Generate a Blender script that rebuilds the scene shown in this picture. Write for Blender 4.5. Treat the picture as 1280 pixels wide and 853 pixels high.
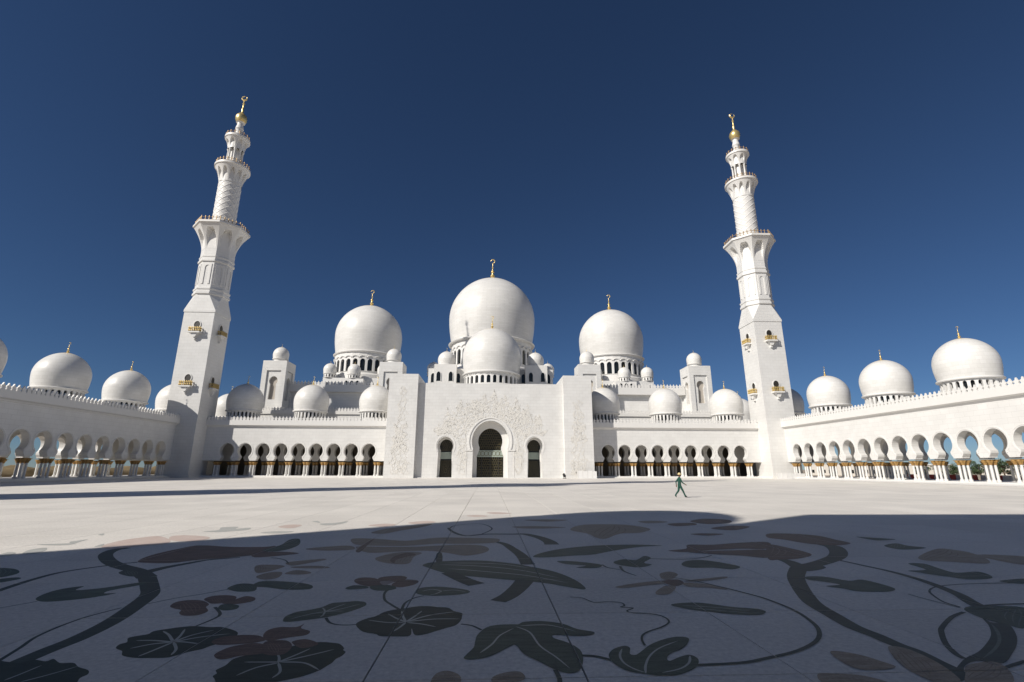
import bpy, bmesh, math, random
from mathutils import Vector, Matrix
R = math.radians
PI = math.pi
sc = bpy.context.scene
for o in list(bpy.data.objects): bpy.data.objects.remove(o)
COL = sc.collection

# ------------------------------------------------------------------ camera
FPX, CX, CY = 608.0, 640.0, 426.5          # focal length and centre in pixels of the 1280 px photograph
PITCH, YAW, ROLL, CAMZ = R(14.74), R(2.64), R(0.15), 2.05
fw = Vector((math.sin(YAW)*math.cos(PITCH), math.cos(YAW)*math.cos(PITCH), math.sin(PITCH)))
rt0 = Vector((math.cos(YAW), -math.sin(YAW), 0)); up0 = rt0.cross(fw)
rt = rt0*math.cos(ROLL) + up0*math.sin(ROLL); up = rt.cross(fw)
cd = bpy.data.cameras.new('camera'); cam = bpy.data.objects.new('camera', cd); COL.objects.link(cam)
m = Matrix((rt, up, -fw)).transposed().to_4x4(); m.translation = (0, 0, CAMZ); cam.matrix_world = m
cd.sensor_width = 36; cd.lens = FPX/1280*36; cd.clip_end = 20000; cd.clip_start = 0.1
sc.camera = cam

# ------------------------------------------------------------------ sky, sun, exposure
SX, SY = 0.81, 0.586                        # direction in which shadows fall
SUN_EL = R(34)
w = bpy.data.worlds.new('World'); sc.world = w; w.use_nodes = True
nt = w.node_tree; nt.nodes.clear()
sky = nt.nodes.new('ShaderNodeTexSky'); sky.sky_type = 'NISHITA'; sky.sun_disc = False
sky.sun_elevation = SUN_EL
sky.sun_rotation = math.atan2(-SX, -SY)
sky.altitude = 2700; sky.air_density = 1.05; sky.dust_density = 0.3; sky.ozone_density = 8.5
bg = nt.nodes.new('ShaderNodeBackground'); bg.inputs['Strength'].default_value = 0.05
wo = nt.nodes.new('ShaderNodeOutputWorld')
nt.links.new(sky.outputs[0], bg.inputs[0]); nt.links.new(bg.outputs[0], wo.inputs[0])
ld = bpy.data.lights.new('sun', 'SUN'); ld.energy = 5.0; ld.angle = R(0.5); ld.color = (1.0, 0.95, 0.875)
sun = bpy.data.objects.new('sun', ld); COL.objects.link(sun)
sun.rotation_euler = Vector((SX*math.cos(SUN_EL), SY*math.cos(SUN_EL), -math.sin(SUN_EL))).to_track_quat('-Z', 'Y').to_euler()
vs = sc.view_settings; vs.view_transform = 'Standard'; vs.look = 'None'; vs.exposure = 0.0; vs.gamma = 1.0
vs.use_curve_mapping = False

def ground(x, y, z=0.0):                    # photograph pixel -> point on the floor
    d = fw*FPX + rt*(x-CX) - up*(y-CY); t = (z-CAMZ)/d.z
    return Vector((d.x*t, d.y*t, z))

# ------------------------------------------------------------------ materials
def nmat(name):
    mt = bpy.data.materials.new(name); mt.use_nodes = True
    n = mt.node_tree.nodes; b = n['Principled BSDF']
    return mt, mt.node_tree, n, b
def plain(name, col, rough=0.5, metal=0.0, var=0.0, scale=3.0, spec=0.5):
    mt, t, n, b = nmat(name)
    b.inputs['Roughness'].default_value = rough; b.inputs['Metallic'].default_value = metal
    b.inputs['Specular IOR Level'].default_value = spec
    b.inputs['Base Color'].default_value = (*col, 1)
    if var:
        g = n.new('ShaderNodeNewGeometry'); no = n.new('ShaderNodeTexNoise'); no.inputs['Scale'].default_value = scale
        no.inputs['Detail'].default_value = 6
        t.links.new(g.outputs['Position'], no.inputs['Vector'])
        mx = n.new('ShaderNodeMix'); mx.data_type = 'RGBA'
        mx.inputs[6].default_value = (*[c*(1-var) for c in col], 1); mx.inputs[7].default_value = (*[min(1, c*(1+var)) for c in col], 1)
        t.links.new(no.outputs[0], mx.inputs[0]); t.links.new(mx.outputs[2], b.inputs['Base Color'])
    return mt
def inlay_mat(name, col, col2, rough=.6, spec=.3, ang=0.6):
    mt, t, n, b = nmat(name); L = t.links
    b.inputs['Roughness'].default_value = rough; b.inputs['Specular IOR Level'].default_value = spec
    g = n.new('ShaderNodeNewGeometry'); mp = n.new('ShaderNodeMapping'); mp.inputs['Rotation'].default_value = (0, 0, ang); mp.inputs['Scale'].default_value = (1.3, 9, 1)
    L.new(g.outputs['Position'], mp.inputs['Vector'])
    a = n.new('ShaderNodeTexNoise'); a.inputs['Scale'].default_value = 1.6; a.inputs['Detail'].default_value = 9; a.inputs['Roughness'].default_value = .7; a.inputs['Distortion'].default_value = .6
    L.new(mp.outputs[0], a.inputs['Vector'])
    c = n.new('ShaderNodeTexNoise'); c.inputs['Scale'].default_value = 40; c.inputs['Detail'].default_value = 6; L.new(g.outputs['Position'], c.inputs['Vector'])
    m1 = n.new('ShaderNodeMath'); m1.operation = 'MULTIPLY_ADD'; L.new(c.outputs[0], m1.inputs[0]); m1.inputs[1].default_value = .45; L.new(a.outputs[0], m1.inputs[2])
    r_ = n.new('ShaderNodeMapRange'); r_.inputs[1].default_value = .55; r_.inputs[2].default_value = .95; L.new(m1.outputs[0], r_.inputs[0])
    mx = n.new('ShaderNodeMix'); mx.data_type = 'RGBA'; mx.inputs[6].default_value = (*col, 1); mx.inputs[7].default_value = (*col2, 1); L.new(r_.outputs[0], mx.inputs[0]); L.new(mx.outputs[2], b.inputs['Base Color'])
    return mt
def marble_wall(name, c1, c2, mortar, bw=1.5, rh=0.75, ms=0.012):
    mt, t, n, b = nmat(name); L = t.links
    b.inputs['Roughness'].default_value = 0.42
    b.inputs['Specular IOR Level'].default_value = 0.35
    g = n.new('ShaderNodeNewGeometry'); sp = n.new('ShaderNodeSeparateXYZ'); L.new(g.outputs['Position'], sp.inputs[0])
    ad = n.new('ShaderNodeMath'); L.new(sp.outputs[0], ad.inputs[0]); L.new(sp.outputs[1], ad.inputs[1])
    cb = n.new('ShaderNodeCombineXYZ'); L.new(ad.outputs[0], cb.inputs[0]); L.new(sp.outputs[2], cb.inputs[1])
    br = n.new('ShaderNodeTexBrick'); L.new(cb.outputs[0], br.inputs['Vector'])
    br.inputs['Scale'].default_value = 1; br.inputs['Brick Width'].default_value = bw; br.inputs['Row Height'].default_value = rh
    br.inputs['Mortar Size'].default_value = ms; br.inputs['Mortar Smooth'].default_value = 0.3; br.inputs['Bias'].default_value = 0
    br.inputs['Color1'].default_value = (*c1, 1); br.inputs['Color2'].default_value = (*c2, 1); br.inputs['Mortar'].default_value = (*mortar, 1)
    no = n.new('ShaderNodeTexNoise'); no.inputs['Scale'].default_value = 0.35; no.inputs['Detail'].default_value = 8
    L.new(g.outputs['Position'], no.inputs['Vector'])
    rmp = n.new('ShaderNodeMapRange'); rmp.inputs[1].default_value = 0.3; rmp.inputs[2].default_value = 0.7
    rmp.inputs[3].default_value = 0.93; rmp.inputs[4].default_value = 1.03; L.new(no.outputs[0], rmp.inputs[0])
    mx = n.new('ShaderNodeVectorMath'); mx.operation = 'SCALE'
    L.new(br.outputs['Color'], mx.inputs[0]); L.new(rmp.outputs[0], mx.inputs['Scale']); L.new(mx.outputs[0], b.inputs['Base Color'])
    bp = n.new('ShaderNodeBump'); bp.inputs['Strength'].default_value = 0.35; bp.inputs['Distance'].default_value = 0.02; bp.invert = True
    L.new(br.outputs['Fac'], bp.inputs['Height']); L.new(bp.outputs[0], b.inputs['Normal'])
    return mt
def marble_dome(name):
    mt, t, n, b = nmat(name); L = t.links
    b.inputs['Roughness'].default_value = 0.4; b.inputs['Specular IOR Level'].default_value = 0.35
    tc = n.new('ShaderNodeTexCoord'); sp = n.new('ShaderNodeSeparateXYZ'); L.new(tc.outputs['Object'], sp.inputs[0])
    at = n.new('ShaderNodeMath'); at.operation = 'ARCTAN2'; L.new(sp.outputs[1], at.inputs[0]); L.new(sp.outputs[0], at.inputs[1])
    mu = n.new('ShaderNodeMath'); mu.operation = 'MULTIPLY'; mu.inputs[1].default_value = 6; L.new(at.outputs[0], mu.inputs[0])
    cb = n.new('ShaderNodeCombineXYZ'); L.new(mu.outputs[0], cb.inputs[0]); L.new(sp.outputs[2], cb.inputs[1])
    br = n.new('ShaderNodeTexBrick'); L.new(cb.outputs[0], br.inputs['Vector'])
    br.inputs['Scale'].default_value = 1; br.inputs['Brick Width'].default_value = 1.2; br.inputs['Row Height'].default_value = 0.62
    br.inputs['Mortar Size'].default_value = 0.014; br.inputs['Mortar Smooth'].default_value = 0.4
    br.inputs['Color1'].default_value = (.725, .71, .68, 1); br.inputs['Color2'].default_value = (.67, .655, .62, 1); br.inputs['Mortar'].default_value = (.54, .52, .485, 1)
    no = n.new('ShaderNodeTexNoise'); no.inputs['Scale'].default_value = 0.22; no.inputs['Detail'].default_value = 7
    L.new(tc.outputs['Object'], no.inputs['Vector'])
    rmp = n.new('ShaderNodeMapRange'); rmp.inputs[1].default_value = 0.3; rmp.inputs[2].default_value = 0.7
    rmp.inputs[3].default_value = 0.92; rmp.inputs[4].default_value = 1.04; L.new(no.outputs[0], rmp.inputs[0])
    sca = n.new('ShaderNodeVectorMath'); sca.operation = 'SCALE'; L.new(br.outputs['Color'], sca.inputs[0]); L.new(rmp.outputs[0], sca.inputs['Scale'])
    # honey coloured crown of the dome
    ge = n.new('ShaderNodeSeparateXYZ'); L.new(tc.outputs['Generated'], ge.inputs[0])
    r2 = n.new('ShaderNodeMapRange'); r2.inputs[1].default_value = 0.90; r2.inputs[2].default_value = 1.0; L.new(ge.outputs[2], r2.inputs[0])
    mul = n.new('ShaderNodeMath'); mul.operation = 'MULTIPLY'; mul.inputs[1].default_value = 0.55; L.new(r2.outputs[0], mul.inputs[0])
    mx = n.new('ShaderNodeMix'); mx.data_type = 'RGBA'; L.new(mul.outputs[0], mx.inputs[0]); L.new(sca.outputs[0], mx.inputs[6]); mx.inputs[7].default_value = (.72, .58, .36, 1)
    L.new(mx.outputs[2], b.inputs['Base Color'])
    bp = n.new('ShaderNodeBump'); bp.inputs['Strength'].default_value = 0.25; bp.inputs['Distance'].default_value = 0.02; bp.invert = True
    L.new(br.outputs['Fac'], bp.inputs['Height']); L.new(bp.outputs[0], b.inputs['Normal'])
    return mt
def floor_mat(name):
    mt, t, n, b = nmat(name); L = t.links
    b.inputs['Roughness'].default_value = 0.6; b.inputs['Specular IOR Level'].default_value = 0.2
    g = n.new('ShaderNodeNewGeometry')
    no = n.new('ShaderNodeTexNoise'); no.inputs['Scale'].default_value = 14; no.inputs['Detail'].default_value = 10; no.inputs['Roughness'].default_value = 0.75
    L.new(g.outputs['Position'], no.inputs['Vector'])
    n2 = n.new('ShaderNodeTexNoise'); n2.inputs['Scale'].default_value = 0.25; n2.inputs['Detail'].default_value = 5; L.new(g.outputs['Position'], n2.inputs['Vector'])
    a = n.new('ShaderNodeMapRange'); a.inputs[1].default_value = .35; a.inputs[2].default_value = .65; a.inputs[3].default_value = .80; a.inputs[4].default_value = 1.12; L.new(no.outputs[0], a.inputs[0])
    c = n.new('ShaderNodeMapRange'); c.inputs[1].default_value = .3; c.inputs[2].default_value = .7; c.inputs[3].default_value = .90; c.inputs[4].default_value = 1.06; L.new(n2.outputs[0], c.inputs[0])
    # slab to slab tone
    sn = n.new('ShaderNodeVectorMath'); sn.operation = 'SUBTRACT'; sn.inputs[1].default_value = (1.03, 5.62, 0); L.new(g.outputs['Position'], sn.inputs[0])
    dv = n.new('ShaderNodeVectorMath'); dv.operation = 'DIVIDE'; dv.inputs[1].default_value = (2.25, 2.27, 10); L.new(sn.outputs[0], dv.inputs[0])
    fl_ = n.new('ShaderNodeVectorMath'); fl_.operation = 'FLOOR'; L.new(dv.outputs[0], fl_.inputs[0])
    oi = n.new('ShaderNodeTexWhiteNoise'); oi.noise_dimensions = '2D'; L.new(fl_.outputs[0], oi.inputs['Vector'])
    d = n.new('ShaderNodeMapRange'); d.inputs[3].default_value = .94; d.inputs[4].default_value = 1.04; L.new(oi.outputs['Value'], d.inputs[0])
    m1 = n.new('ShaderNodeMath'); m1.operation = 'MULTIPLY'; L.new(a.outputs[0], m1.inputs[0]); L.new(c.outputs[0], m1.inputs[1])
    m2 = n.new('ShaderNodeMath'); m2.operation = 'MULTIPLY'; L.new(m1.outputs[0], m2.inputs[0]); L.new(d.outputs[0], m2.inputs[1])
    s = n.new('ShaderNodeVectorMath'); s.operation = 'SCALE'; s.inputs[0].default_value = (.765, .725, .665); L.new(m2.outputs[0], s.inputs['Scale'])
    L.new(s.outputs[0], b.inputs['Base Color'])
    bp = n.new('ShaderNodeBump'); bp.inputs['Strength'].default_value = .08; bp.inputs['Distance'].default_value = .004; L.new(no.outputs[0], bp.inputs['Height']); L.new(bp.outputs[0], b.inputs['Normal'])
    return mt
M = {}
M['wall'] = marble_wall('marble_wall', (.72, .71, .685), (.69, .678, .652), (.56, .545, .515), ms=.016)
M['trim'] = plain('marble_trim', (.715, .70, .67), .42, 0, .03, .8, .35)
M['dome'] = marble_dome('marble_dome')
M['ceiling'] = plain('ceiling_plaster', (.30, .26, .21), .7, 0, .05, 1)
M['grille'] = plain('stone_grille', (.42, .38, .33), .7, 0, .1, 2)
M['floor'] = floor_mat('courtyard_marble')
M['brown'] = plain('shade_brown', (.13, .105, .075), .6, 0, .2, .8)  # dark brown stands in for the deep shade inside the front arcades
M['bed'] = plain('joint_bed', (.10, .095, .09), .9, 0, .1, 5)
M['gold'] = plain('gold', (.78, .60, .26), .38, .75, .12, 2)
M['capital'] = plain('gilt_capital', (.42, .25, .085), .5, .3, .3, 9)
M['bronze'] = plain('bronze_rail', (.42, .29, .15), .45, .4, .2, 4)
M['giltrail'] = plain('gilt_rail', (.50, .36, .13), .5, .35, .3, 3)
M['glass'] = plain('dark_glass', (.012, .014, .013), .16, 0, .2, 1)
M['opening'] = plain('dark_timber', (.03, .026, .02), .5, 0, .3, 1)
M['lattice'] = plain('gilt_lattice', (.13, .105, .05), .5, .3, .3, 3)
M['paleband'] = plain('pale_green_glass', (.33, .38, .33), .25, 0, .15, 2)
M['relief'] = plain('honey_relief', (.69, .665, .615), .5, 0, .06, .7)
M['sand'] = plain('sand', (.40, .33, .25), .95, 0, .15, .05)
M['earth'] = plain('dry_bank', (.20, .145, .07), .95, 0, .4, .6)
M['leafgreen'] = plain('foliage', (.055, .085, .035), .7, 0, .4, 1.5)
M['trunk'] = plain('bark', (.16, .11, .07), .9, 0, .3, 4)
M['red'] = plain('red_plastic', (.50, .045, .03), .45, 0, .1, 3)
M['whitep'] = plain('white_plastic', (.75, .74, .72), .5, 0, .06, 3)
M['house'] = plain('rendered_wall', (.62, .58, .52), .8, 0, .06, .3)
M['dark'] = plain('black_metal', (.03, .03, .032), .5, .2, .1, 4)
M['stemi'] = inlay_mat('inlay_dark_stone', (.028,.046,.038), (.066,.094,.078), ang=0.3)
M['leafi'] = inlay_mat('inlay_green_stone', (.040,.064,.044), (.105,.145,.105), ang=0.5)
M['leafd'] = inlay_mat('inlay_deep_green_stone', (.014,.028,.020), (.042,.066,.05), ang=0.9)
M['petal'] = inlay_mat('inlay_brown_stone', (.085,.050,.038), (.26,.165,.125), ang=-0.2)
M['tan'] = inlay_mat('inlay_tan_stone', (.24,.18,.125), (.49,.40,.30), ang=0.2)
M['greyb'] = inlay_mat('inlay_grey_brown_stone', (.26,.21,.18), (.42,.36,.32), ang=0.2)
M['pink'] = inlay_mat('inlay_pink_stone', (.50,.37,.31), (.68,.60,.55), ang=0.1)
M['greyl'] = inlay_mat('inlay_grey_stone', (.36,.36,.33), (.56,.56,.53), ang=0.2)
M['streakp'] = inlay_mat('inlay_brown_streak', (.19,.12,.09), (.34,.24,.19))
M['streakt'] = inlay_mat('inlay_tan_streak', (.17,.12,.085), (.34,.26,.19))
M['streakl'] = inlay_mat('inlay_green_streak', (.11,.145,.11), (.20,.24,.20))
M['vein'] = plain('inlay_pale_stone', (.30, .34, .32), .42, 0, .15, 6)

# ------------------------------------------------------------------ mesh helpers
class MB:
    def __init__(s): s.v = []; s.f = []; s.sm = False; s.ang = 35
    def add(s, vs_, fs_):
        o = len(s.v); s.v += [tuple(p) for p in vs_]; s.f += [tuple(i+o for i in f) for f in fs_]; return s
    def box(s, x0, x1, y0, y1, z0, z1):
        return s.add([(x0,y0,z0),(x1,y0,z0),(x1,y1,z0),(x0,y1,z0),(x0,y0,z1),(x1,y0,z1),(x1,y1,z1),(x0,y1,z1)],
                     [(0,3,2,1),(4,5,6,7),(0,1,5,4),(1,2,6,5),(2,3,7,6),(3,0,4,7)])
    def prism(s, poly, y0, y1):             # poly in (x,z), extruded along y
        n = len(poly)
        vs_ = [(x,y0,z) for x,z in poly] + [(x,y1,z) for x,z in poly]
        return s.add(vs_, [tuple(range(n)), tuple(range(2*n-1, n-1, -1))] + [((i+1)%n, i, i+n, (i+1)%n+n) for i in range(n)])
    def lathe(s, prof, seg=32, c=(0,0,0), rot=0.0, capb=False, capt=False):
        s.sm = True
        vs_ = []
        for r_, z in prof:
            for k in range(seg):
                a = rot + 2*PI*k/seg; vs_.append((c[0]+r_*math.cos(a), c[1]+r_*math.sin(a), c[2]+z))
        fs_ = []
        for i in range(len(prof)-1):
            for k in range(seg):
                k2 = (k+1)%seg; fs_.append((i*seg+k, i*seg+k2, (i+1)*seg+k2, (i+1)*seg+k))
        if capb: fs_.append(tuple(range(seg-1,-1,-1)))
        if capt: fs_.append(tuple((len(prof)-1)*seg+k for k in range(seg)))
        return s.add(vs_, fs_)
    def field(s, rf, zs, seg, c=(0,0,0), rot=0.0):   # r(theta, z)
        s.sm = True; vs_ = []
        for z in zs:
            for k in range(seg):
                a = rot + 2*PI*k/seg; r_ = rf(a, z); vs_.append((c[0]+r_*math.cos(a), c[1]+r_*math.sin(a), c[2]+z))
        fs_ = [(i*seg+k, i*seg+(k+1)%seg, (i+1)*seg+(k+1)%seg, (i+1)*seg+k) for i in range(len(zs)-1) for k in range(seg)]
        return s.add(vs_, fs_)
    def tube(s, pts, r_, seg=8, closed=False):
        s.sm = True
        pts = [Vector(p) for p in pts]; n = len(pts); vs_ = []
        for i, p in enumerate(pts):
            if closed: d = pts[(i+1)%n]-pts[i-1]
            else: d = pts[min(i+1,n-1)]-pts[max(i-1,0)]
            d.normalize(); a = d.orthogonal() if abs(d.z) > .99 or abs(d.z) < .01 else d.cross(Vector((0,0,1)))
            if abs(d.z) <= .99: a = d.cross(Vector((0,0,1)))
            a.normalize(); b = d.cross(a); rr = r_[i] if isinstance(r_, (list,tuple)) else r_
            for k in range(seg):
                t = 2*PI*k/seg; vs_.append(p + a*rr*math.cos(t) + b*rr*math.sin(t))
        fs_ = []
        for i in range(n if closed else n-1):
            j = (i+1)%n
            for k in range(seg): fs_.append((i*seg+k, i*seg+(k+1)%seg, j*seg+(k+1)%seg, j*seg+k))
        if not closed: fs_ += [tuple(range(seg-1,-1,-1)), tuple((n-1)*seg+k for k in range(seg))]
        return s.add(vs_, fs_)
    def arch(s, hp0, hp1, prof, zb, zt, v0, v1, xf=None):
        """wall bay from u=-hp0 to u=hp1 with an opening of half width w(z); prof = [(w,z)...] rising to the apex"""
        xf = xf or (lambda u, v, z: (u, v, z))
        for sgn, hp in ((-1, hp0), (1, hp1)):
            for (wa, za), (wb, zb_) in zip(prof[:-1], prof[1:]):
                q = [(sgn*hp,v0,za),(sgn*wa,v0,za),(sgn*wb,v0,zb_),(sgn*hp,v0,zb_)]
                k = [(a, v1, c) for a, _, c in q]
                V = [xf(*p) for p in q+k]
                F_ = [(0,1,2,3),(7,6,5,4),(1,5,6,2)]
                if sgn > 0: F_ = [f[::-1] for f in F_]
                s.add(V, F_)
        za = prof[-1][1]
        q = [(-hp0,v0,za),(hp1,v0,za),(hp1,v0,zt),(-hp0,v0,zt)]; k = [(a, v1, c) for a, _, c in q]
        s.add([xf(*p) for p in q+k], [(0,1,2,3),(7,6,5,4),(3,2,6,7)])
        z0 = prof[0][1]; w0 = prof[0][0]
        if z0 > 0.01:                        # underside of the springers
            for sgn, hp in ((-1, hp0), (1, hp1)):
                s.add([xf(sgn*hp,v0,z0), xf(sgn*w0,v0,z0), xf(sgn*w0,v1,z0), xf(sgn*hp,v1,z0)], [(0,1,2,3)])
        for sgn, hp in ((-1, hp0), (1, hp1)):    # ends
            s.add([xf(sgn*hp,v0,z0), xf(sgn*hp,v0,zt), xf(sgn*hp,v1,zt), xf(sgn*hp,v1,z0)], [(0,1,2,3)])
        return s
    def mesh(s, name, mat):
        me = bpy.data.meshes.new(name); me.from_pydata(s.v, [], s.f); me.materials.append(mat)
        if s.sm:
            for p in me.polygons: p.use_smooth = True
            me.set_sharp_from_angle(angle=R(s.ang))
        me.update(); return me
    def build(s, name, mat, parent=None, loc=(0,0,0), rz=0.0):
        return link(name, s.mesh(name, mat), parent, loc, rz)
def link(name, me, parent=None, loc=(0,0,0), rz=0.0):
    o = bpy.data.objects.new(name, me); COL.objects.link(o); o.location = loc; o.rotation_euler = (0,0,rz); o.parent = parent
    return o
def tag(o, label, cat, group=None, kind=None):
    if label: o['label'] = label
    if cat: o['category'] = cat
    if group: o['group'] = group
    if kind: o['kind'] = kind
    return o
def thing(name, label, cat, loc=(0,0,0), rz=0.0, group=None):
    return tag(link(name, None, None, loc, rz), label, cat, group)
def copy_tree(o, parent=None):
    c = o.copy(); COL.objects.link(c); c.parent = parent
    for ch in list(o.children): copy_tree(ch, c)
    return c
def arc_prof(w0, zb, neck, zneck, r_, zc, zap, n=12, flare=None):
    """keyhole outline: jamb w0 at zb, neck, horseshoe circle radius r_ about zc, pointed apex at zap"""
    pr = [(w0, zb)]
    if flare:
        pr += flare
    pr.append((neck, zneck))
    a0 = -math.acos(min(1, neck/r_))
    z1 = zc + r_*math.sin(a0)
    if z1 > zneck + .02: pr.append((neck, z1))
    for i in range(1, n+1):
        a = a0 + (PI/2-a0)*i/n
        h = r_ if a < 0 else (zap-zc)
        ww = r_*math.cos(a); zz = zc + h*math.sin(a)
        if a > 0:
            t = math.sin(a); ww = r_*math.cos(a)*(1-.06*t**4)
        if i == n: ww = 0.0
        pr.append((max(ww, 0), zz))
    return pr

# ------------------------------------------------------------------ setting: ground, courtyard, slabs
MBG = MB(); S = 9000
MBG.add([(-S,-S,-.25),(S,-S,-.25),(S,S,-.25),(-S,S,-.25)], [(0,1,2,3)])
g_ = MBG.build('ground', M['sand']); tag(g_, 'flat sandy ground stretching out beyond the arcades', None, kind='structure')
court = MB().box(-71.2, 71.2, -14, 130, -.22, -.03).build('courtyard', M['bed'])
tag(court, 'pale marble courtyard floor with large inlaid stone flowers', None, kind='structure')
PX, PY = 2.25, 2.27; JX, JY = 1.03, 5.62
slab_gap = lambda k: 0.009 if k in (0, -1) else 0.006        # half joint width; two wider movement joints
jx = [(JX+PX*k, slab_gap(k)) for k in range(-31, 31)]; jy = [(JY+PY*k, 0.006) for k in range(-8, 54)]
cells = []
for i in range(len(jx)-1):
    for j in range(len(jy)-1):
        x0, x1 = jx[i][0]+jx[i][1], jx[i+1][0]-jx[i+1][1]; y0, y1 = jy[j][0]+jy[j][1], jy[j+1][0]-jy[j+1][1]
        cx_, cy_ = (x0+x1)/2, (y0+y1)/2
        d = Vector((cx_, cy_, -CAMZ)); dep = d.dot(fw)
        vis = dep > 1 and abs(d.dot(rt)/dep*FPX) < 760 and -d.dot(up)/dep*FPX < 520
        cells.append((0 if vis else 1, math.hypot(cx_, cy_), x0, x1, y0, y1))
cells.sort()
shared = {}
rest = MB()
for q, (inv, dist, x0, x1, y0, y1) in enumerate(cells):
    wx, wy = x1-x0, y1-y0
    if q < 298 and not inv:
        key = (round(wx, 4), round(wy, 4))
        if key not in shared:
            b = .004; h = MB()
            h.add([(-wx/2,-wy/2,-.03),(wx/2,-wy/2,-.03),(wx/2,wy/2,-.03),(-wx/2,wy/2,-.03),(-wx/2,-wy/2,-b),(wx/2,-wy/2,-b),(wx/2,wy/2,-b),(-wx/2,wy/2,-b),
                   (-wx/2+b,-wy/2+b,0),(wx/2-b,-wy/2+b,0),(wx/2-b,wy/2-b,0),(-wx/2+b,wy/2-b,0)],
                  [(0,1,5,4),(1,2,6,5),(2,3,7,6),(3,0,4,7),(4,5,9,8),(5,6,10,9),(6,7,11,10),(7,4,8,11),(8,9,10,11)])
            shared[key] = h.mesh('slab', M['floor'])
        link('slab', shared[key], court, ((x0+x1)/2, (y0+y1)/2, 0))
    else:
        rest.add([(x0,y0,-.03),(x1,y0,-.03),(x1,y1,-.03),(x0,y1,-.03),(x0,y0,0),(x1,y0,0),(x1,y1,0),(x0,y1,0)],
                 [(4,5,6,7),(0,1,5,4),(1,2,6,5),(2,3,7,6),(3,0,4,7)])
ro = rest.build('paving', M['floor'], court); ro['kind'] = 'stuff'

# ------------------------------------------------------------------ inlaid flowers (stone pieces cut at the slab joints)
def smooth(pts, closed, n=4):
    P = pts; N = len(P); out = []
    rng = range(N) if closed else range(N-1)
    for i in rng:
        if closed: p0, p1, p2, p3 = P[i-1], P[i], P[(i+1)%N], P[(i+2)%N]
        else: p0, p1, p2, p3 = P[max(i-1,0)], P[i], P[i+1], P[min(i+2,N-1)]
        for k in range(n):
            t = k/n; out.append(tuple(.5*((2*b)+(-a+c)*t+(2*a-5*b+4*c-d)*t*t+(-a+3*b-3*c+d)*t**3) for a, b, c, d in zip(p0, p1, p2, p3)))
    if not closed: out.append(P[-1])
    return out
def cut_joints(bm):
    xs = [v.co.x for v in bm.verts]; ys = [v.co.y for v in bm.verts]
    if not xs: return
    for jl, ax in ((jx, 0), (jy, 1)):
        lo, hi = (min(xs), max(xs)) if ax == 0 else (min(ys), max(ys))
        for p, hg in jl:
            if lo-.1 < p < hi+.1:
                for q in (p-hg, p+hg):
                    no = (1,0,0) if ax == 0 else (0,1,0); co = (q,0,0) if ax == 0 else (0,q,0)
                    bmesh.ops.bisect_plane(bm, geom=bm.verts[:]+bm.edges[:]+bm.faces[:], plane_co=co, plane_no=no, dist=1e-6)
                dl = [f for f in bm.faces if abs(f.calc_center_median()[ax]-p) < hg]
                if dl: bmesh.ops.delete(bm, geom=dl, context='FACES')
def inlay(name, polys, mat, z, parent):
    bm = bmesh.new()
    for poly in polys:
        vs_ = [bm.verts.new((x, y, z)) for x, y in poly]
        try: bm.faces.new(vs_)
        except ValueError: continue
    bmesh.ops.recalc_face_normals(bm, faces=bm.faces[:])
    for f in bm.faces:
        if f.normal.z < 0: f.normal_flip()
    bmesh.ops.triangulate(bm, faces=bm.faces[:])
    cut_joints(bm)
    me = bpy.data.meshes.new(name); bm.to_mesh(me); bm.free(); me.materials.append(mat)
    return link(name, me, parent)
OFF = {1:(0,635),2:(320,635),3:(640,635),4:(960,635),5:(0,743),6:(320,743),7:(640,743),8:(960,743)}
def gp(pts, reg=None):
    if reg: ox, oy = OFF[reg]; pts = [(ox+x/4, oy+y/4) for x, y in pts]
    return [tuple(ground(x, y)[:2]) for x, y in pts]
zc_ = [0.0012]
def nz():
    zc_[0] += 0.00002; return zc_[0]
def ribbon(pts, w0, w1, taper=False):
    P = smooth(pts, False, 6); n = len(P); L_, R_ = [], []
    for i, p in enumerate(P):
        a = P[max(i-1,0)]; b = P[min(i+1,n-1)]; d = Vector((b[0]-a[0], b[1]-a[1]))
        if d.length < 1e-9: continue
        d.normalize(); t = i/(n-1); ww = (w0+(w1-w0)*t)/2
        if taper: ww *= min(1, (1-abs(2*t-1))*3+.15)
        L_.append((p[0]-d.y*ww, p[1]+d.x*ww)); R_.append((p[0]+d.y*ww, p[1]-d.x*ww))
    return [[L_[i], R_[i], R_[i+1], L_[i+1]] for i in range(len(L_)-1)]
def stem(pts, w0, w1=None, reg=None, mat='stemi', name='stem'):
    return inlay(name, ribbon(gp(pts, reg), w0, w1 if w1 is not None else w0), M[mat], nz(), court)
def pip(p, poly):
    c = False; n = len(poly)
    for i in range(n):
        (x0, y0), (x1, y1) = poly[i], poly[i-1]
        if (y0 > p[1]) != (y1 > p[1]) and p[0] < (x1-x0)*(p[1]-y0)/(y1-y0)+x0: c = not c
    return c
STREAK = {'petal':'streakp', 'tan':'streakt', 'leafi':'streakl', 'leafd':'streakl', 'stemi':'streakl'}
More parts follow.
